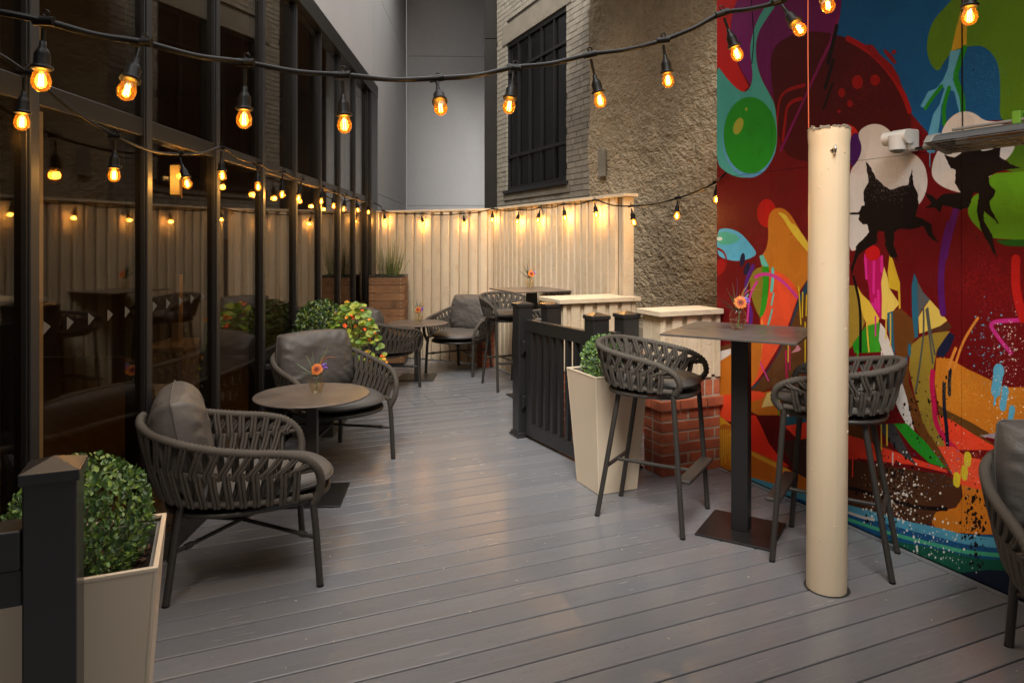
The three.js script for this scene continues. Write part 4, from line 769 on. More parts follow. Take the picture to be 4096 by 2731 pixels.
function makeStool() {
  const t = thing('bar_stool', '-', 'bar stool'), mats = { rope: M.rope, rope2: M.rope };
  tubShell(t, [[0.245, 0.765, 0.222], [0.262, 0.815, 0.250], [0.275, 0.872, 0.232], [0.283, 0.912, 0.165], [0.286, 0.938, 0.06], [0.280, 0.957, -0.06], [0.254, 0.975, -0.17], [0.196, 0.990, -0.245], [0.105, 0.999, -0.286], [0, 1.002, -0.298]],
    [[0.272, 0.868, 0.226], [0.276, 0.866, 0.10], [0.268, 0.872, -0.04], [0.236, 0.880, -0.155], [0.176, 0.887, -0.222], [0.092, 0.892, -0.258], [0, 0.894, -0.268]],
    [[0.248, 0.778, 0.205], [0.256, 0.779, 0.09], [0.246, 0.782, -0.04], [0.214, 0.786, -0.14], [0.158, 0.790, -0.20], [0.084, 0.793, -0.234], [0, 0.794, -0.244]],
    { N: 21, rr0: 0.0175, ropeR: 0.0082, mats });
  for (const s of [-1, 1]) {
    part('back_upright', cyl(V3(s * 0.16, 0.785, -0.19), V3(s * 0.19, 0.985, -0.24), 0.013), M.rope, t);
    part('leg', sweep([V3(s * 0.242, 0.79, 0.205), V3(s * 0.243, 0.70, 0.212), V3(s * 0.250, 0, 0.262)], 12, 0.0145, 12), M.metal, t);
    part('leg', sweep([V3(s * 0.152, 0.79, -0.135), V3(s * 0.154, 0.70, -0.146), V3(s * 0.186, 0, -0.262)], 12, 0.0145, 12), M.metal, t);
    for (const [x, z] of [[0.25, 0.262], [0.186, -0.262]]) part('foot_glide', cyl(V3(s * x, 0.0, z), V3(s * x, 0.008, z), 0.0152), M.socket, t);
  }
  part('seat_frame', sweep(ringPts(0.238, 0.265, 0.225, 0.735), 56, 0.011, 8, true), M.metal, t);
  part('foot_rest', box(0.478, 0.022, 0.075, 0, 0.30, 0.262, 0.008), M.metal, t);
  part('rear_bar', cyl(V3(-0.174, 0.29, -0.214), V3(0.174, 0.29, -0.214), 0.0115), M.metal, t);
  part('center_bar', cyl(V3(0, 0.29, -0.214), V3(0, 0.292, 0.235), 0.0105), M.metal, t);
  const seatR = (a) => { const s = Math.abs(Math.sin(a)), c = Math.cos(a); return 1 / Math.pow(Math.pow(s / 0.243, 2.5) + Math.pow(Math.abs(c) / (c > 0 ? 0.285 : 0.235), 2.5), 1 / 2.5); };
  part('seat_cushion', cushionDisc(seatR, 0.795, 0.075, 0, 0.006), M.cushion, t);
  part('seat_web', cushionDisc((a) => seatR(a) * 0.95, 0.746, 0.008, 0, 0), M.metal, t);
  return t;
}
const face = (dx, df) => Math.atan2(dx, -df);
function putAll(first, list, group) {
  list.forEach(([x, f, dx, df, label], i) => {
    const o = i ? first.clone() : first;
    if (i) { o.name = numbered(first.name); scene.add(o); }
    o.position.set(x, 0, -f); o.rotation.set(0, face(dx, df), 0); tag(o, label, first.userData.category, group);
  });
}
putAll(makeChair(), [
  [-1.305, 3.42, 0.915, 0.403, 'dark rope armchair beside the large cream planter, its back against the glass'],
  [-1.320, 5.163, 0.67, -0.74, 'dark rope armchair in front of the orange flowering plants, facing the round table'],
  [-1.441, 7.55, 0.5, 0.866, 'dark rope armchair half hidden behind the orange flowering plants'],
  [-0.618, 8.638, -0.43, -0.90, 'dark rope armchair standing against the tall cream fences'],
  [2.09, 2.38, -0.30, -0.954, 'dark rope armchair standing close beside the mural'],
], 'rope armchairs at the low tables');
putAll(makeStool(), [
  [0.815, 4.107, 0.862, -0.507, 'dark rope bar stool in front of the cream planter and brick pier'],
  [1.652, 3.573, -0.848, 0.53, 'dark rope bar stool behind the cream pipe column'],
  [-0.047, 7.722, 0.457, -0.889, 'dark rope bar stool at the far high table beside the tall fence corner'],
  [0.47, 6.56, -0.457, 0.889, 'dark rope bar stool hidden behind the gate posts'],
], 'rope bar stools at the high tables');

// ---------------------------------------------------------------- tables
function roundTable(x, f, turn, label) {
  const t = thing('round_table', label, 'table', V3(x, 0, -f), turn, 'low round tables');
  const r = 0.352, L = new THREE.LatheGeometry([[0, 0.626], [r - 0.006, 0.626], [r, 0.630], [r, 0.635], [r - 0.003, 0.638], [0, 0.638]].map(([a, b]) => new THREE.Vector2(a, b)), 72);
  part('table_top', planarUV(plain(L), rnd() * 4, rnd() * 4), M.tabletop, t);
  part('post', box2(-0.034, 0.034, 0.011, 0.615, -0.034, 0.034, 0.004), M.metal, t);
  part('support_plate', box2(-0.12, 0.12, 0.6155, 0.6255, -0.12, 0.12), M.metalBlack, t);
  part('base_plate', box2(-0.205, 0.205, 0.001, 0.011, -0.205, 0.205, 0.003), M.metalBlack, t);
}
roundTable(-1.25, 4.39, 0.09, 'low round table with brown stone top between the two nearest armchairs');
roundTable(-1.10, 8.17, 0.0, 'low round table with brown stone top in front of the wooden planter');
function highTable(x, f, turn, label, s = 0.345, mat = M.tabletopGrey) {
  const t = thing('high_table', label, 'table', V3(x, 0, -f), turn, 'high square tables');
  part('table_top', box(2 * s, 0.012, 2 * s, 0, 1.094, 0, 0.002, rnd() * 4, rnd() * 4), mat, t);
  part('post', box2(-0.045, 0.045, 0.012, 1.075, -0.045, 0.045, 0.004), M.metalBlack, t);
  part('support_plate', box2(-0.14, 0.14, 1.0755, 1.0875, -0.14, 0.14), M.metalBlack, t);
  part('base_plate', box2(-0.2, 0.2, 0.001, 0.012, -0.2, 0.2, 0.003), M.metalBlack, t);
}
highTable(1.2655, 3.874, -0.548, 'high square table with dark stone top beside the cream pipe column');
highTable(0.20, 7.16, ANG, 'high square table with brown stone top behind the gate', 0.335, M.tabletop);

// ---------------------------------------------------------------- vases with small bouquets
const petalGeo = (() => { const pos = [], n = 6, L = 1, row = []; for (let i = 0; i <= n; i++) { const t = i / n, w = 0.17 * Math.pow(Math.sin(Math.PI * Math.min(0.985, 0.12 + 0.86 * t)), 0.6) * (t > 0.96 ? 0.6 : 1), y = 0.10 * t - 0.16 * t * t; row.push([[-w, y + 0.02, t * L], [0, y, t * L], [w, y + 0.02, t * L]]); } for (let i = 0; i < n; i++) for (let j = 0; j < 2; j++) { const a = row[i][j], b = row[i][j + 1], c = row[i + 1][j], d = row[i + 1][j + 1]; pos.push(...a, ...c, ...b, ...b, ...c, ...d); } return triGeo(pos); })();
const vaseGeo = (() => { const pr = [[0.0, 0.002], [0.021, 0.002], [0.024, 0.006], [0.028, 0.02], [0.0335, 0.04], [0.0345, 0.055], [0.032, 0.070], [0.026, 0.080], [0.0235, 0.086], [0.0255, 0.094]], g = new THREE.LatheGeometry(pr.map(([a, b]) => new THREE.Vector2(a, b)), 96), p = g.attributes.position; for (let i = 0; i < p.count; i++) { const x = p.getX(i), z = p.getZ(i), y = p.getY(i), a = Math.atan2(z, x), k = 1 + 0.045 * Math.cos(a * 20) * smooth(0.004, 0.02, y) * smooth(0.086, 0.075, y); p.setX(i, x * k); p.setZ(i, z * k); } g.computeVertexNormals(); return g; })();
const waterGeo = new THREE.LatheGeometry([[0, 0.005], [0.021, 0.005], [0.026, 0.02], [0.0305, 0.038], [0.0315, 0.046], [0, 0.046]].map(([a, b]) => new THREE.Vector2(a, b)), 32);
const F = { orange: std({ color: lin(0.5, 0.115, 0.005), roughness: 0.6, side: 2 }), yellow: std({ color: lin(0.56, 0.17, 0.006), roughness: 0.6, side: 2 }), red: std({ color: lin(0.33, 0.03, 0.005), roughness: 0.6, side: 2 }), eye: std({ color: lin(0.10, 0.045, 0.015), roughness: 0.9, side: 2 }), purple: std({ color: lin(0.26, 0.12, 0.55), roughness: 0.7, side: 2 }), leaf: std({ color: lin(0.13, 0.19, 0.11), roughness: 0.55, side: 2 }), stem: std({ color: lin(0.08, 0.14, 0.03), roughness: 0.6, side: 2 }), twigRed: std({ color: lin(0.55, 0.10, 0.04), roughness: 0.6, side: 2 }), twigDark: std({ color: lin(0.06, 0.03, 0.10), roughness: 0.7, side: 2 }), twigGreen: std({ color: lin(0.25, 0.32, 0.04), roughness: 0.6, side: 2 }) };
function bladeGeo(base, tip, w, bend) { const n = 6, d = tip.clone().sub(base), side = V3(d.z, 0, -d.x).add(V3(0.001, 0, 0.5 * d.length())).normalize(), pos = [], row = []; for (let i = 0; i <= n; i++) { const t = i / n, p = base.clone().addScaledVector(d, t).add(V3(0, -bend * t * t, 0)), k = w * Math.pow(Math.sin(Math.PI * (0.08 + 0.9 * t)), 0.8) * (1 - 0.3 * t); row.push([p.clone().addScaledVector(side, -k), p.clone().add(V3(0, -k * 0.3, 0)), p.clone().addScaledVector(side, k)]); } for (let i = 0; i < n; i++) for (let j = 0; j < 2; j++) { const [a, b, c, e] = [row[i][j], row[i][j + 1], row[i + 1][j], row[i + 1][j + 1]]; pos.push(a.x, a.y, a.z, c.x, c.y, c.z, b.x, b.y, b.z, b.x, b.y, b.z, c.x, c.y, c.z, e.x, e.y, e.z); } return triGeo(pos); }
function bouquet(pos, turn, where, scale = 1) {
  const v = thing('glass_vase', `small ribbed glass vase ${where}`, 'vase', pos, 0, 'table vases');
  const gl = part('glass', vaseGeo, M.vase, v); part('water', waterGeo, M.water, v); gl.position.y = 0;
  const b = thing('flower_bunch', `orange gerbera, purple sprig and twigs ${where}`, 'flowers', pos, turn, 'table flowers');
  const head = new THREE.Group(); head.name = 'gerbera'; b.add(head); head.position.set(0.004, 0.119, 0.020); head.rotation.set(1.12, 0, 0.1);
  for (let i = 0; i < 20; i++) { const m = part('petal', petalGeo, i % 3 ? F.yellow : F.orange, head); m.scale.setScalar(0.0305 * rr(0.93, 1.05)); m.rotation.set(0, i / 20 * 6.283 + rr(-0.05, 0.05), 0); m.position.y = -0.001 * (i % 2); }
  for (let i = 0; i < 16; i++) { const m = part('inner_petal', petalGeo, F.red, head); m.scale.setScalar(0.0165); m.rotation.y = i / 16 * 6.283; m.position.y = 0.0025; }
  part('flower_eye', new THREE.SphereGeometry(0.0075, 14, 8).scale(1, 0.55, 1), F.eye, head).position.y = 0.003;
  part('stem', sweep([V3(0.002, 0.012, 0), V3(0.002, 0.07, 0.004), V3(0.004, 0.112, 0.014)], 8, 0.0022, 6), F.stem, b);
  const pc = V3(0.030, 0.122, -0.004), pg = []; for (let i = 0; i < 42; i++) { const d = V3(rr(-1, 1), rr(-1, 1), rr(-1, 1)).normalize().multiplyScalar(rr(0.006, 0.024)), s = new THREE.TetrahedronGeometry(rr(0.0035, 0.0068), 1); s.translate(pc.x + d.x, pc.y + d.y * 0.9, pc.z + d.z); pg.push(s); }
  part('purple_sprig', pg, F.purple, b); part('stem', sweep([V3(-0.004, 0.012, 0), V3(0.01, 0.07, 0), pc], 6, 0.0016, 5), F.stem, b);
  for (const [x, y, z, w, bd] of [[-0.05, 0.185, -0.01, 0.013, 0.0], [-0.022, 0.205, -0.01, 0.013, 0], [-0.10, 0.150, 0, 0.011, 0.0], [0.016, 0.185, -0.015, 0.010, 0], [-0.035, 0.16, 0.02, 0.011, 0.01], [0.05, 0.165, -0.01, 0.010, 0.01], [-0.07, 0.115, 0.02, 0.010, 0.01]]) part('leaf', bladeGeo(V3(-0.004, 0.08, 0), V3(x, y, z), w, bd), F.leaf, b);
  for (const [m, pts] of [[F.twigRed, [[0, 0.08, 0], [0.02, 0.14, 0], [0.055, 0.172, 0], [0.095, 0.168, 0]]], [F.twigRed, [[0, 0.08, 0], [0.018, 0.15, -0.01], [0.035, 0.178, -0.01], [0.045, 0.162, -0.01]]], [F.twigDark, [[0, 0.08, 0], [-0.006, 0.15, 0], [-0.002, 0.19, 0], [-0.008, 0.225, 0]]], [F.twigGreen, [[0, 0.08, 0], [0.02, 0.15, 0], [0.045, 0.20, 0], [0.055, 0.225, 0]]], [F.twigDark, [[0, 0.08, 0], [0.03, 0.14, 0], [0.06, 0.146, 0]]]]) part('twig', sweep(pts.map((p) => V3(...p)), 12, (q) => 0.0018 * (1 - 0.6 * q), 5), m, b);
  if (scale !== 1) { v.scale.setScalar(scale); b.scale.setScalar(scale); }
}
bouquet(at(1265, 1576, 4.42).setY(0.6385), 0.15, 'on the near low round table', 1.3);
bouquet(at(1673, 1291, 8.17).setY(0.6385), -0.2, 'on the far low round table', 1.3);
bouquet(at(2953, 1316, 3.92).setY(1.1005), 0.0, 'on the high table beside the pipe column', 1.3);
bouquet(at(2119, 1154, 7.25).setY(1.1005), 0.4, 'on the high table behind the gate', 1.3);

// ---------------------------------------------------------------- planters and plants
function taperBox(w0, w1, h, th = 0.012) {                     // a square tapered tub, open on top
  const P = (w, y) => [[-w / 2, y, w / 2], [w / 2, y, w / 2], [w / 2, y, -w / 2], [-w / 2, y, -w / 2]], pos = [], uv = [];
  const skin = (a, b, flip) => { for (let i = 0; i < 4; i++) { const j = (i + 1) % 4, q = flip ? [a[j], a[i], b[i], b[j]] : [a[i], a[j], b[j], b[i]]; pos.push(...q[0], ...q[1], ...q[2], ...q[0], ...q[2], ...q[3]); uv.push(0, 0, 1, 0, 1, 1, 0, 0, 1, 1, 0, 1); } };
  skin(P(w0, 0.004), P(w1, h - 0.006)); return triGeo(pos, uv);
}
function cornerRound(w0, w1, h) { const g = []; for (const sx of [-1, 1]) for (const sz of [-1, 1]) g.push(cyl(V3(sx * (w0 / 2 - 0.006), 0.004, sz * (w0 / 2 - 0.006)), V3(sx * (w1 / 2 - 0.006), h - 0.006, sz * (w1 / 2 - 0.006)), 0.0075, 0.0075, 10, false)); return g; }
function tub(pos, label, { w0 = 0.285, w1 = 0.39, h = 0.75 } = {}) {
  const t = thing('tapered_planter', label, 'planter', pos, ANG, 'tapered cream planters');
  part('shell', [taperBox(w0, w1, h), ...cornerRound(w0, w1, h)], M.cream, t);
  const rim = []; const r = 0.014; for (const s of [-1, 1]) { rim.push(box(w1 + 0.004, 0.012, r, 0, h - 0.003, s * (w1 / 2 - r / 2 + 0.002), 0.003)); rim.push(box(r, 0.0118, w1 - 2 * r + 0.0035, s * (w1 / 2 - r / 2 + 0.002), h - 0.003, 0, 0.003)); }
  part('rim', rim, M.cream, t);
  const q = w1 - 0.030, li = []; for (const s of [-1, 1]) { li.push(box(q, 0.14, 0.008, 0, h - 0.085, s * (q / 2 - 0.004))); li.push(box(0.008, 0.139, q - 0.017, s * (q / 2 - 0.004), h - 0.085, 0)); }
  part('liner', li, M.plasticGrey, t);
  part('soil', box(q - 0.02, 0.02, q - 0.02, 0, h - 0.095, 0), M.soil, t);
  const chips = thing('bark_mulch', `brown bark chips covering the soil of the ${label.includes('large') ? 'large' : 'smaller'} cream planter`, 'mulch', pos.clone().setY(h - 0.078), ANG, null, 'stuff');
  for (let k = 0; k < 3; k++) { const gs = []; for (let i = 0; i < 60; i++) { const b = box(rr(0.012, 0.036), rr(0.004, 0.009), rr(0.008, 0.02), 0, 0, 0, 0.0015); b.rotateX(rr(-0.5, 0.5)); b.rotateZ(rr(-0.5, 0.5)); b.rotateY(rr(0, 3)); b.translate(rr(-0.5, 0.5) * (q - 0.06), rr(-0.004, 0.014), rr(-0.5, 0.5) * (q - 0.06)); gs.push(b); } part('bark_chips', gs, M.bark[k], chips); }
}
function leafTris(pos, col, p, n, up, L, W, c, cup = 0.25) {     // one small folded leaf
  const s = V3().crossVectors(n, up).normalize(), d = V3().crossVectors(s, n).normalize();
  const at4 = (a, b, h) => p.clone().addScaledVector(d, a * L).addScaledVector(s, b * W).addScaledVector(n, h * L);
  const q = [at4(0, 0, 0), at4(0.45, -0.5, cup * 0.5), at4(0.45, 0.5, cup * 0.5), at4(0.82, -0.36, cup * 0.35), at4(0.82, 0.36, cup * 0.35), at4(1, 0, 0.05), at4(0.5, 0, -0.02)];
  for (const [a, b, e] of [[0, 6, 1], [0, 2, 6], [1, 6, 3], [6, 2, 4], [3, 6, 5], [6, 4, 5]]) for (const i of [a, b, e]) { pos.push(q[i].x, q[i].y, q[i].z); col.push(...c); }
}
const leafMat = phy({ color: lin(1, 1, 1), vertexColors: true, roughness: 0.42, transmission: 0.12, thickness: 0, side: THREE.DoubleSide });
const rv = () => V3(rr(-1, 1), rr(-1, 1), rr(-1, 1)).normalize();
function leafBush(t, c, rad, n, L, tones, { view = null, singles = 0, inner = 0.78 } = {}) {
  const all = [];
  for (let i = 0; i < n; i++) {
    const d = rv(), k = i < n * 0.72 ? rr(0.93, 1.03) : rr(inner, 0.93), lump = 1 + 0.05 * (fbm(d.x * 3 + 9, d.y * 3 + d.z * 2 + 9, 99, 99, 3, 431) - 0.5) * 2;
    const p = c.clone().add(V3(d.x * rad.x, d.y * rad.y, d.z * rad.z).multiplyScalar(k * lump));
    const nn = d.clone().multiplyScalar(0.8).add(rv().multiplyScalar(0.8)).normalize(), up = V3(0, 1, 0).addScaledVector(d, 0.6).addScaledVector(rv(), 0.7).normalize();
    const a = pick(tones), b = rr(0.75, 1.2); all.push([p, nn, up, L * rr(0.75, 1.2), a.map((x) => x * b)]);
  }
  if (view) all.sort((a, b) => a[0].distanceTo(view) - b[0].distanceTo(view));
  const pos = [], col = [];
  all.forEach(([p, nn, up, l, cc], i) => {
    if (i < singles) { const q = [], k = []; leafTris(q, k, p, nn, up, l, l * 0.68, cc); part('leaf', triGeo(q, null, k), leafMat, t); } else leafTris(pos, col, p, nn, up, l, l * 0.68, cc);
  });
  part('foliage', triGeo(pos, null, col), leafMat, t).userData.kind = 'stuff';
}
const boxTones = [[0.095, 0.20, 0.05], [0.15, 0.27, 0.06], [0.06, 0.13, 0.05], [0.22, 0.34, 0.06], [0.17, 0.26, 0.12]];
function boxBall(pos, label, rad, opts) {
  const t = thing('boxwood_ball', label, 'bush', pos, 0, 'clipped box balls');
  part('trunk', cyl(V3(0, -0.10, 0), V3(0, rad * 0.9, 0), 0.012, 0.008, 8), M.twig, t);
  for (let i = 0; i < 5; i++) { const a = i * 1.26; part('branch', cyl(V3(0, 0.01, 0), V3(Math.cos(a) * rad * 0.6, rad * 1.0, Math.sin(a) * rad * 0.6), 0.005, 0.003, 6), M.twig, t); }
  leafBush(t, V3(0, rad * 0.86, 0), V3(rad, rad * 1.02, rad), opts.n, opts.L, boxTones, { view: V3(0, 0.3, 5), singles: opts.singles, inner: 0.72 });
}
{
  const p = V3(-1.18, 0, -1.925); tub(p, 'large cream tapered planter beside the dark post and armchair', { w1: 0.395 });
  boxBall(p.clone().setY(0.672), 'clipped round box bush in the large cream planter', 0.174, { n: 3800, L: 0.0175, singles: 290 });
  const q = V3(0.618, 0, -4.585); tub(q, 'smaller cream tapered planter beside the gate and bar stool', { w1: 0.385 });
  boxBall(q.clone().setY(0.672), 'clipped round box bush in the planter beside the gate', 0.163, { n: 2600, L: 0.019, singles: 60 });
}
{ // grey trough with evergreen shrub and nasturtiums
  const tr = thing('grey_planter', 'grey rectangular planter under the orange flowering plants', 'planter', V3(-1.632, 0, -6.16), WT);
  part('front', box2(-0.165, 0.165, 0, 0.58, 0.44, 0.47, 0.004), M.greyPlanter, tr); part('back', box2(-0.165, 0.165, 0, 0.58, -0.47, -0.44, 0.004), M.greyPlanter, tr);
  part('side', box2(0.135, 0.1649, 0.001, 0.579, -0.439, 0.439), M.greyPlanter, tr); part('side', box2(-0.1649, -0.135, 0.001, 0.579, -0.439, 0.439), M.greyPlanter, tr);
  part('soil', box2(-0.134, 0.134, 0.45, 0.53, -0.438, 0.438), M.soil, tr);
  const sh = thing('evergreen_shrub', 'dark green evergreen shrub growing against the glass facade', 'shrub', V3(-1.62, 0.53, -6.05), 0);
  part('trunk', cyl(V3(0, 0, 0), V3(0.02, 0.25, 0), 0.012, 0.008, 8), M.twig, sh);
  for (let i = 0; i < 7; i++) { const a = i * 0.9; part('branch', sweep([V3(0.01, 0.12, 0), V3(Math.cos(a) * 0.09, 0.26, Math.sin(a) * 0.09), V3(Math.cos(a) * 0.15, 0.42, Math.sin(a) * 0.2)], 6, 0.004, 5), M.twig, sh); }
  leafBush(sh, V3(-0.01, 0.30, 0.05), V3(0.21, 0.245, 0.34), 2600, 0.030, [[0.045, 0.105, 0.02], [0.03, 0.075, 0.018], [0.10, 0.17, 0.025], [0.17, 0.24, 0.03], [0.035, 0.08, 0.03]], { view: V3(0.5, 0.6, 5), singles: 40, inner: 0.4 });
  // nasturtium
  const ns = thing('nasturtium', 'trailing nasturtium with round leaves and orange flowers spilling over the grey planter', 'flowering plant', V3(-1.37, 0.55, -5.95), 0);
  const disc = (() => { const pos = [], n = 12; for (let i = 0; i < n; i++) { const a = i / n * 6.283, b = (i + 1) / n * 6.283, r = (q) => 1 + 0.05 * Math.sin(q * 5), h = (q) => 0.14 + 0.05 * Math.sin(q * 3); for (const [k0, k1] of [[0, 0.55], [0.55, 1]]) { const P = (q, k) => [Math.cos(q) * r(q) * k, (k > 0.9 ? h(q) : k > 0.3 ? 0.05 : 0), Math.sin(q) * r(q) * k]; const A = P(a, k0), B = P(b, k0), C = P(a, k1), D = P(b, k1); pos.push(...A, ...D, ...C); if (k0) pos.push(...A, ...B, ...D); } } return triGeo(pos); })();
  const lm = [[0.24, 0.37, 0.03], [0.33, 0.44, 0.03], [0.16, 0.30, 0.04], [0.42, 0.46, 0.03]].map((c) => phy({ color: lin(...c), roughness: 0.5, transmission: 0.3, thickness: 0, side: THREE.DoubleSide }));
  const spots = [];
  const place = () => {                                        // a mound that spills over the right-hand side
    for (;;) { const a = rr(0, 6.283), r = Math.sqrt(rnd()), x = 0.02 + 0.30 * r * Math.cos(a), z = 0.33 * r * Math.sin(a); const top = 0.46 * (1 - Math.pow(r, 2.2)) + 0.04, hang = x > 0.18 ? -(x - 0.18) * 1.1 : 0; return V3(x, top + hang + rr(-0.05, 0.03), z); }
  };
  const stems = [];
  for (let i = 0; i < 250; i++) {
    const p = place(), m = part('leaf', disc, pick(lm), ns), s = rr(0.017, 0.034);
    m.scale.setScalar(s); m.position.copy(p); m.rotation.set(rr(-0.2, 1.1), rr(0, 6.28), rr(-0.7, 0.7)); spots.push(p);
    if (i % 3 === 0) stems.push(sweep([V3(rr(-0.08, 0.1), -0.02, rr(-0.2, 0.2)), p.clone().multiplyScalar(0.6).add(V3(0, 0.05, 0)), p], 6, 0.0017, 4));
  }
  part('stems', stems, std({ color: lin(0.28, 0.34, 0.06), roughness: 0.6, side: 2 }), ns).userData.kind = 'stuff';
  const flower = (() => { const gs = []; for (let i = 0; i < 5; i++) { const g = petalGeo.clone(); g.scale(1.9, 1, 1); g.rotateX(-0.75 + 0.2 * (i % 2)); g.rotateY(i / 5 * 6.283); gs.push(g); } const c = new THREE.ConeGeometry(0.14, 0.9, 6); c.translate(0, -0.45, 0); c.rotateX(Math.PI); c.translate(0, -0.9, 0); gs.push(c.rotateX(0)); return mergeGeometries(gs.map(plain)); })();
  const fm = [[0.85, 0.20, 0.015], [0.80, 0.11, 0.015], [0.90, 0.34, 0.02], [0.62, 0.07, 0.015]].map((c) => std({ color: lin(...c), roughness: 0.55, side: 2 }));
  for (let i = 0; i < 36; i++) { let p = place(); if (p.x < -0.05 && i % 3) p = place(); if (i < 12) p = V3(rr(0.02, 0.25), rr(0.30, 0.50) - 0.1, rr(-0.25, 0.2)); if (i < 4) p = V3(0.28 + i * 0.02, 0.06 - i * 0.03, 0.05); const m = part('flower', flower, pick(fm), ns); m.scale.setScalar(rr(0.018, 0.027)); m.position.copy(p).add(V3(0, 0.015, 0.02)); m.rotation.set(rr(0.2, 1.5), rr(-1, 1), rr(-0.6, 0.6)); }
}
{ // tall wooden planter with grass
  const W = 0.45, H = 1.145, t = thing('wooden_planter', 'tall slatted wooden planter box against the far cream fence', 'planter', V3(-1.612, 0, -9.18), 0.05);
  const n = 11, ph = (H - 0.05) / n, z1 = W / 2;
  for (let i = 0; i < n; i++) {
    const y = 0.03 + i * ph, h = ph - 0.006;
    const b = part('board', box2(-W / 2, W / 2, y, y + h, z1 - 0.022, z1, 0.003, rnd() * 7, rnd() * 3), M.wood[i % 3], t);
    for (const x of [-W / 2 + 0.045, W / 2 - 0.045]) for (const yy of [0.022, h - 0.022]) part('screw', cyl(V3(x, y + yy, z1 - 0.001), V3(x, y + yy, z1 + 0.0015), 0.0048, 0.0048, 8), M.screw, b);
    for (const s of [-1, 1]) part('board', box2(s > 0 ? W / 2 - 0.022 : -W / 2, s > 0 ? W / 2 : -W / 2 + 0.022, y, y + h, -W / 2, z1 - 0.0225, 0.003, rnd() * 7, rnd() * 3), M.wood[(i + 1) % 3], t);
  }
  const fr = []; for (const s of [-1, 1]) { fr.push(box(W + 0.006, 0.022, 0.03, 0, H - 0.011, s * (W / 2 - 0.012), 0.002)); fr.push(box(0.03, 0.0218, W - 0.056, s * (W / 2 - 0.012), H - 0.011, 0, 0.002)); }
  part('top_frame', fr, M.metalBlack, t); part('base', box2(-W / 2 + 0.01, W / 2 - 0.01, 0.001, 0.029, -W / 2 + 0.01, W / 2 - 0.01), M.metalBlack, t); part('soil', box2(-W / 2 + 0.03, W / 2 - 0.03, 1.0, 1.08, -W / 2 + 0.03, W / 2 - 0.03), M.soil, t);
  const g = thing('ornamental_grass', 'tall green grass with pale plumes in the wooden planter', 'grass', V3(-1.612, 1.08, -9.18), 0);
  const blades = (cnt, h0, h1, spread) => { const q = []; for (let i = 0; i < cnt; i++) { const a = rr(0, 6.28), r = Math.sqrt(rnd()) * 0.13, h = rr(h0, h1), o = spread * rr(0.3, 1) * (r / 0.13); q.push(bladeGeo(V3(Math.cos(a) * r, 0, Math.sin(a) * r), V3(Math.cos(a) * (r + o), h, Math.sin(a) * (r + o)), rr(0.0035, 0.0062), rr(0, 0.03))); } return q; };
  for (const [c, cnt] of [[[0.10, 0.17, 0.03], 90], [[0.16, 0.22, 0.04], 70], [[0.07, 0.12, 0.025], 70]]) part('blades', blades(cnt, 0.24, 0.62, 0.17), std({ color: lin(...c), roughness: 0.6, side: 2 }), g).userData.kind = 'stuff';
  const pm = []; for (const [x, y, z] of [[-0.08, 0.22, 0.1], [-0.02, 0.24, 0.1], [0.05, 0.22, 0.1], [0.10, 0.25, 0.08], [0.14, 0.17, 0.1]]) for (let i = 0; i < 16; i++) { const d = rv(); pm.push(bladeGeo(V3(x, y, z), V3(x + d.x * 0.035 + 0.008, y + Math.abs(d.y) * 0.03, z + d.z * 0.03), 0.0009, 0.004)); }
  part('plumes', pm, std({ color: lin(0.62, 0.56, 0.46), roughness: 0.9, side: 2 }), g).userData.kind = 'stuff';
}

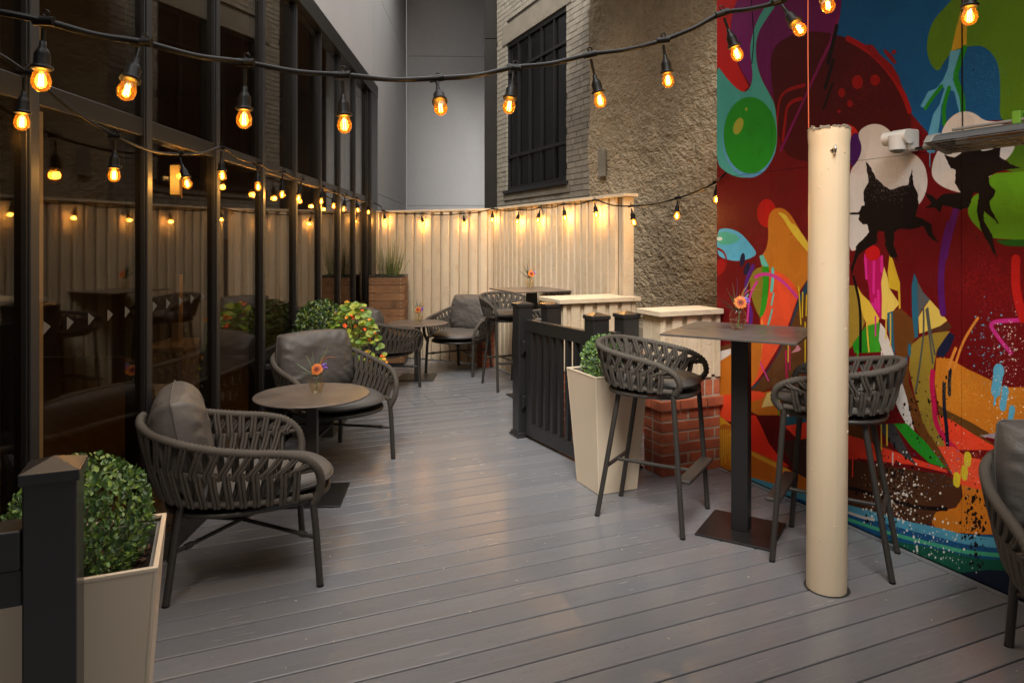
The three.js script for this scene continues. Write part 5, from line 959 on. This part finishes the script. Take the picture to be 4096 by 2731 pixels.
// ---------------------------------------------------------------- things fixed to the mural
{
  const p = onU(3640, 566, UM), t = thing('sensor_light', 'small white motion sensor fixed on the mural', 'sensor', p, ANG);
  part('back_box', box2(-0.085, -0.001, -0.055, 0.055, -0.05, 0.06, 0.012), M.plasticWhite, t);
  part('barrel', cyl(V3(-0.10, 0.012, -0.06), V3(-0.10, 0.012, 0.075), 0.036, 0.036, 20), M.plasticWhite, t);
  part('sensor_head', cyl(V3(-0.115, -0.052, 0.02), V3(-0.115, 0.02, 0.02), 0.040, 0.042, 24), M.plasticWhite, t);
  part('lens', new THREE.SphereGeometry(0.034, 20, 12, 0, 6.3, Math.PI / 2, Math.PI / 2).scale(1, 0.5, 1).translate(-0.115, -0.052, 0.02), M.plasticGrey, t);
}
{
  const a = at(3775, 562, 3.2), t = thing('patio_heater', 'long grey infrared patio heater with wire grille mounted along the mural', 'heater', a, ANG);
  const L = 1.25, tilt = -0.30, turnZ = (g) => g.rotateZ(tilt), hm = std({ color: lin(0.34, 0.335, 0.33), roughness: 0.36, metalness: 1, side: 2 }), inm = std({ color: lin(0.42, 0.38, 0.32), roughness: 0.25, metalness: 1, side: 2 });
  const prof = [[-0.07, -0.03], [-0.06, -0.002], [-0.025, 0.022], [0.025, 0.022], [0.06, -0.002], [0.07, -0.03]];
  const skin = (k, z0, z1) => { const pos = []; for (let i = 0; i < prof.length - 1; i++) { const [x0, y0] = prof[i].map((q) => q * k), [x1, y1] = prof[i + 1].map((q) => q * k); pos.push(x0, y0, z0, x0, y0, z1, x1, y1, z1, x0, y0, z0, x1, y1, z1, x1, y1, z0); } return turnZ(triGeo(pos)); };
  part('housing', skin(1.04, 0, L), hm, t); part('reflector', skin(0.97, 0.01, L), inm, t);
  part('end_cap', turnZ(new THREE.ExtrudeGeometry(new THREE.Shape(prof.map(([x, y]) => new THREE.Vector2(x * 1.08, y * 1.08))), { depth: 0.03, bevelEnabled: true, bevelSize: 0.004, bevelThickness: 0.004, bevelSegments: 1 }).translate(0, 0, -0.034)), M.plasticGrey, t);
  part('mount_rod', cyl(V3(0.02, 0.046, 0.03), V3(0.02, 0.046, L), 0.007), M.plasticGrey, t);
  part('heating_tube', turnZ(cyl(V3(0, -0.008, 0.12), V3(0, -0.008, L - 0.05), 0.011)), std({ color: lin(0.35, 0.16, 0.04), roughness: 0.15, side: 2 }), t);
  for (let i = 0; i < 11; i++) { const z = 0.02 + i * 0.115; part('grille_wire', turnZ(cyl(V3(-0.071, -0.033, z), V3(0.071, -0.033, z + 0.06), 0.0026, 0.0026, 6)), hm, t); }
  for (let i = 0; i < 6; i++) { const x = -0.067 + i * 0.0268; part('grille_wire', turnZ(cyl(V3(x, -0.036, 0), V3(x, -0.036, L), 0.0022, 0.0022, 6)), hm, t); }
  part('cable_gland', cyl(V3(-0.02, -0.02, -0.075), V3(-0.02, -0.02, -0.034), 0.016), M.plasticGrey, t);
  part('power_cable', sweep([V3(-0.02, -0.02, -0.07), V3(-0.02, -0.022, -0.12), V3(0.05, -0.02, -0.15), V3(0.19, -0.01, -0.16)], 14, 0.005, 6), M.cable, t);
  part('bracket', box2(0.010, 0.032, 0.03, 0.085, 0.29, 0.325, 0.004), M.plasticGreen, t); part('bracket_arm', cyl(V3(0.02, 0.075, 0.308), V3(0.19, 0.09, 0.32), 0.009), M.plasticGreen, t); part('bracket_disc', cyl(V3(0.175, 0.09, 0.33), V3(0.19, 0.09, 0.33), 0.06, 0.06, 28), M.plasticGreen, t);
}
for (const [m, w, label, pts] of [
  ['red', 0.0025, 'thin red cord hanging down to the top of the pipe column', [[3234, -200], [3233, 200], [3236, 512]]],
  ['black', 0.003, 'thin black wire hanging from above to the patio heater', [[3849, -200], [3851, 300], [3853, 606]]],
  ['black', 0.003, 'loose thin black wire dangling over the purple part of the mural', [[3002, -100], [3010, 60], [3016, 150], [3008, 255]]],
]) {
  const f = m === 'red' ? 3.2 : null, q = pts.map(([x, y]) => (f ? at(x, y, f) : onU(x, y, UM - (label.includes('heater') ? 0.12 : 0.03))));
  const o = part('hanging_wire', sweep(q, 30, w, 5), m === 'red' ? F.twigRed : M.cable, scene); o.name = numbered('hanging_wire'); tag(o, label, 'wire');
}

// ---------------------------------------------------------------- string lights
const bulbGeo = new THREE.LatheGeometry([[0.0145, 0], [0.0155, -0.005], [0.0198, -0.014], [0.0232, -0.027], [0.0228, -0.038], [0.0185, -0.048], [0.0105, -0.055], [0, -0.0572]].reverse().map(([a, b]) => new THREE.Vector2(a, b)), 28);
const socketGeo = [new THREE.LatheGeometry([[0.0, 0.072], [0.008, 0.072], [0.0085, 0.058], [0.0135, 0.050], [0.019, 0.038], [0.0195, 0.012], [0.026, 0.008], [0.0265, 0.002], [0.020, -0.002], [0.0, -0.002]].reverse().map(([a, b]) => new THREE.Vector2(a, b)), 24)];
const filGeo = (() => { const g = []; for (let i = 0; i < 4; i++) { const a = i / 4 * 6.283 + 0.4; g.push(cyl(V3(Math.cos(a) * 0.0045, -0.012, Math.sin(a) * 0.0045), V3(Math.cos(a + 0.3) * 0.006, -0.044, Math.sin(a + 0.3) * 0.006), 0.0016, 0.0016, 6)); } return mergeGeometries(g.map(plain)); })();
function lightString(label, list, ends, r, power) {               // list: [attachment, bulb centre] pairs
  const t = thing('string_lights', label, 'string lights', V3(0, 0, 0), 0, 'strings of warm bulbs');
  const pts = [...ends[0]];
  list.forEach(([a], i) => { if (i) { const p = list[i - 1][0]; const m = p.clone().lerp(a, 0.5); m.y -= 0.03 * p.distanceTo(a); pts.push(m); } pts.push(a.clone()); });
  pts.push(...ends[1]);
  part('cable', sweep(pts, pts.length * 14, (s, len) => r * (1 + 0.22 * (noise(s * len * 9, 3, 999, 9, 77) - 0.5)), 8), M.cable, t);
  for (const [a, b] of list) {
    const dir = b.clone().sub(a), len = dir.length(); dir.normalize();
    const h = new THREE.Group(); h.name = 'lamp_holder'; t.add(h); h.position.copy(b.clone().addScaledVector(dir, -0.032)); h.quaternion.setFromUnitVectors(V3(0, -1, 0), dir);
    part('socket', socketGeo[0], M.socket, h);
    const top = len - 0.032; part('drop_wire', cyl(V3(0, 0.06, 0), V3(0, Math.max(0.075, top - 0.02), 0), 0.005, 0.006, 8), M.cable, h);
    part('tee', cyl(V3(-0.026, top, 0), V3(0.026, top, 0), r * 1.45, r * 1.45, 10), M.socket, h); part('hang_loop', new THREE.TorusGeometry(0.008, 0.0025, 6, 14).translate(0.004, top + r * 1.6 + 0.006, 0), M.socket, h);
    part('bulb', bulbGeo, M.bulb, h); part('filament', filGeo, M.filament, h);
    const L = new THREE.PointLight(lin(1, 0.50, 0.12), power * rr(0.8, 1.2)); L.position.set(0, -0.03, 0); L.shadow.radius = 0.8; L.castShadow = true; h.add(L);
  }
}
const OV = 4096 / 2352;
{
  const raw = [[100, 48, 93, 188, 1.8], [325, 97, 290, 210, 1.9], [563, 143, 560, 277, 2.15], [786, 172, 791, 289, 2.3], [1003, 180, 1012, 249, 2.45], [1180, 155, 1169, 246, 2.6], [1355, 125, 1379, 233, 2.7], [1523, 92, 1535, 187, 2.75], [1660, 30, 1694, 126, 2.7], [1790, 3, 1838, 68, 2.6], [1890, -62, 1903, 14, 2.5], [2228, -104, 2228, 40, 2.2]];
  const list = raw.map(([ax, ay, bx, by, f]) => { const a = at(ax * OV, ay * OV, f); let b = at(bx * OV, by * OV, f); const L = a.distanceTo(b); if (L < 0.150) { const d = Math.sqrt(0.155 ** 2 - L * L) * 0.85; b = at(bx * OV, by * OV, f - d); } return [a, b]; });
  lightString('thick black string of amber bulbs sagging across the front of the terrace', list, [[at(-420, 0, 1.72), at(-120, 30, 1.76)], [at(2420 * OV, -150 * OV, 2.1), at(2700 * OV, -200 * OV, 2.0)]], 0.0085, 0.042);
}
{
  const raw = [[98, 287, 80, 493], [457, 542, 443, 704], [715, 617, 746, 738], [882, 591, 880, 705], [1027, 653, 1027, 750], [1129, 686, 1125, 780], [1206, 715, 1200, 795], [1289, 745, 1290, 807], [1333, 764, 1333, 826], [1380, 780, 1377, 838], [1424, 793, 1426, 842], [1473, 803, 1473, 850]];
  const list = raw.map(([ax, ay, bx, by]) => { const f = depthOnWall(bx, 0.11), a = at(ax, ay, f); let b = at(bx, by, f).add(V3(rr(-0.012, 0.012), 0, rr(-0.02, 0.02))); return [a, b]; });
  lightString('string of amber bulbs running along the glass facade', list, [[at(-160, 120, 2.05)], [at(1500, 812, 9.6), at(1525, 828, 9.55)]], 0.0065, 0.05);
}
{
  const seg1 = (x) => 8.908 / (1 + 0.447 * ((x - CX) / FOCAL)) - 0.075;
  const raw = [[1540, 885], [1693, 897], [1857, 897], [1968, 880], [2069, 888], [2151, 883], [2261, 874], [2386, 862], [2536, 892], [2708, 866], [2866, 801]];
  const list = raw.map(([x, y]) => { const f = x < 1960 ? seg1(x) : depthOnU(x, x < 2520 ? 3.33 - 0.09 : x < 2800 ? 3.22 : 3.6), b = at(x, y, f); return [b.clone().add(V3(rr(-0.03, 0.03), 0.14, 0)), b]; });
  lightString('string of amber bulbs hung along the top of the cream fences', list, [[at(1525, 830, 9.5)], [onU(2880, 715, 3.28), onU(2905, 690, 3.28)]], 0.0065, 0.085);
}

{ // grit and tiny leaf scraps lying on the boards
  const gs = []; for (let i = 0; i < 170; i++) { const u = rr(-1.2, 3.2), v = rr(0.8, 6.5), s = rr(0.0015, 0.006), b = box(s * rr(1, 2.4), 0.0012, s, 0, 0, 0); b.rotateY(rr(0, 3)); const w = uvw(u, v, 0.0012); if (w.x < -1.5 + 0.0 * w.z) continue; b.translate(w.x, w.y, w.z); gs.push(b); }
  const o = part('deck_grit', gs, std({ color: lin(0.42, 0.36, 0.27), roughness: 0.9, side: 2 }), scene); tag(o, 'tiny pale scraps and grit scattered on the deck', 'grit', null, 'stuff');
}
scene.traverse((o) => { if (o.isMesh) { o.castShadow = true; o.receiveShadow = true; } });
renderer.render(scene, camera);
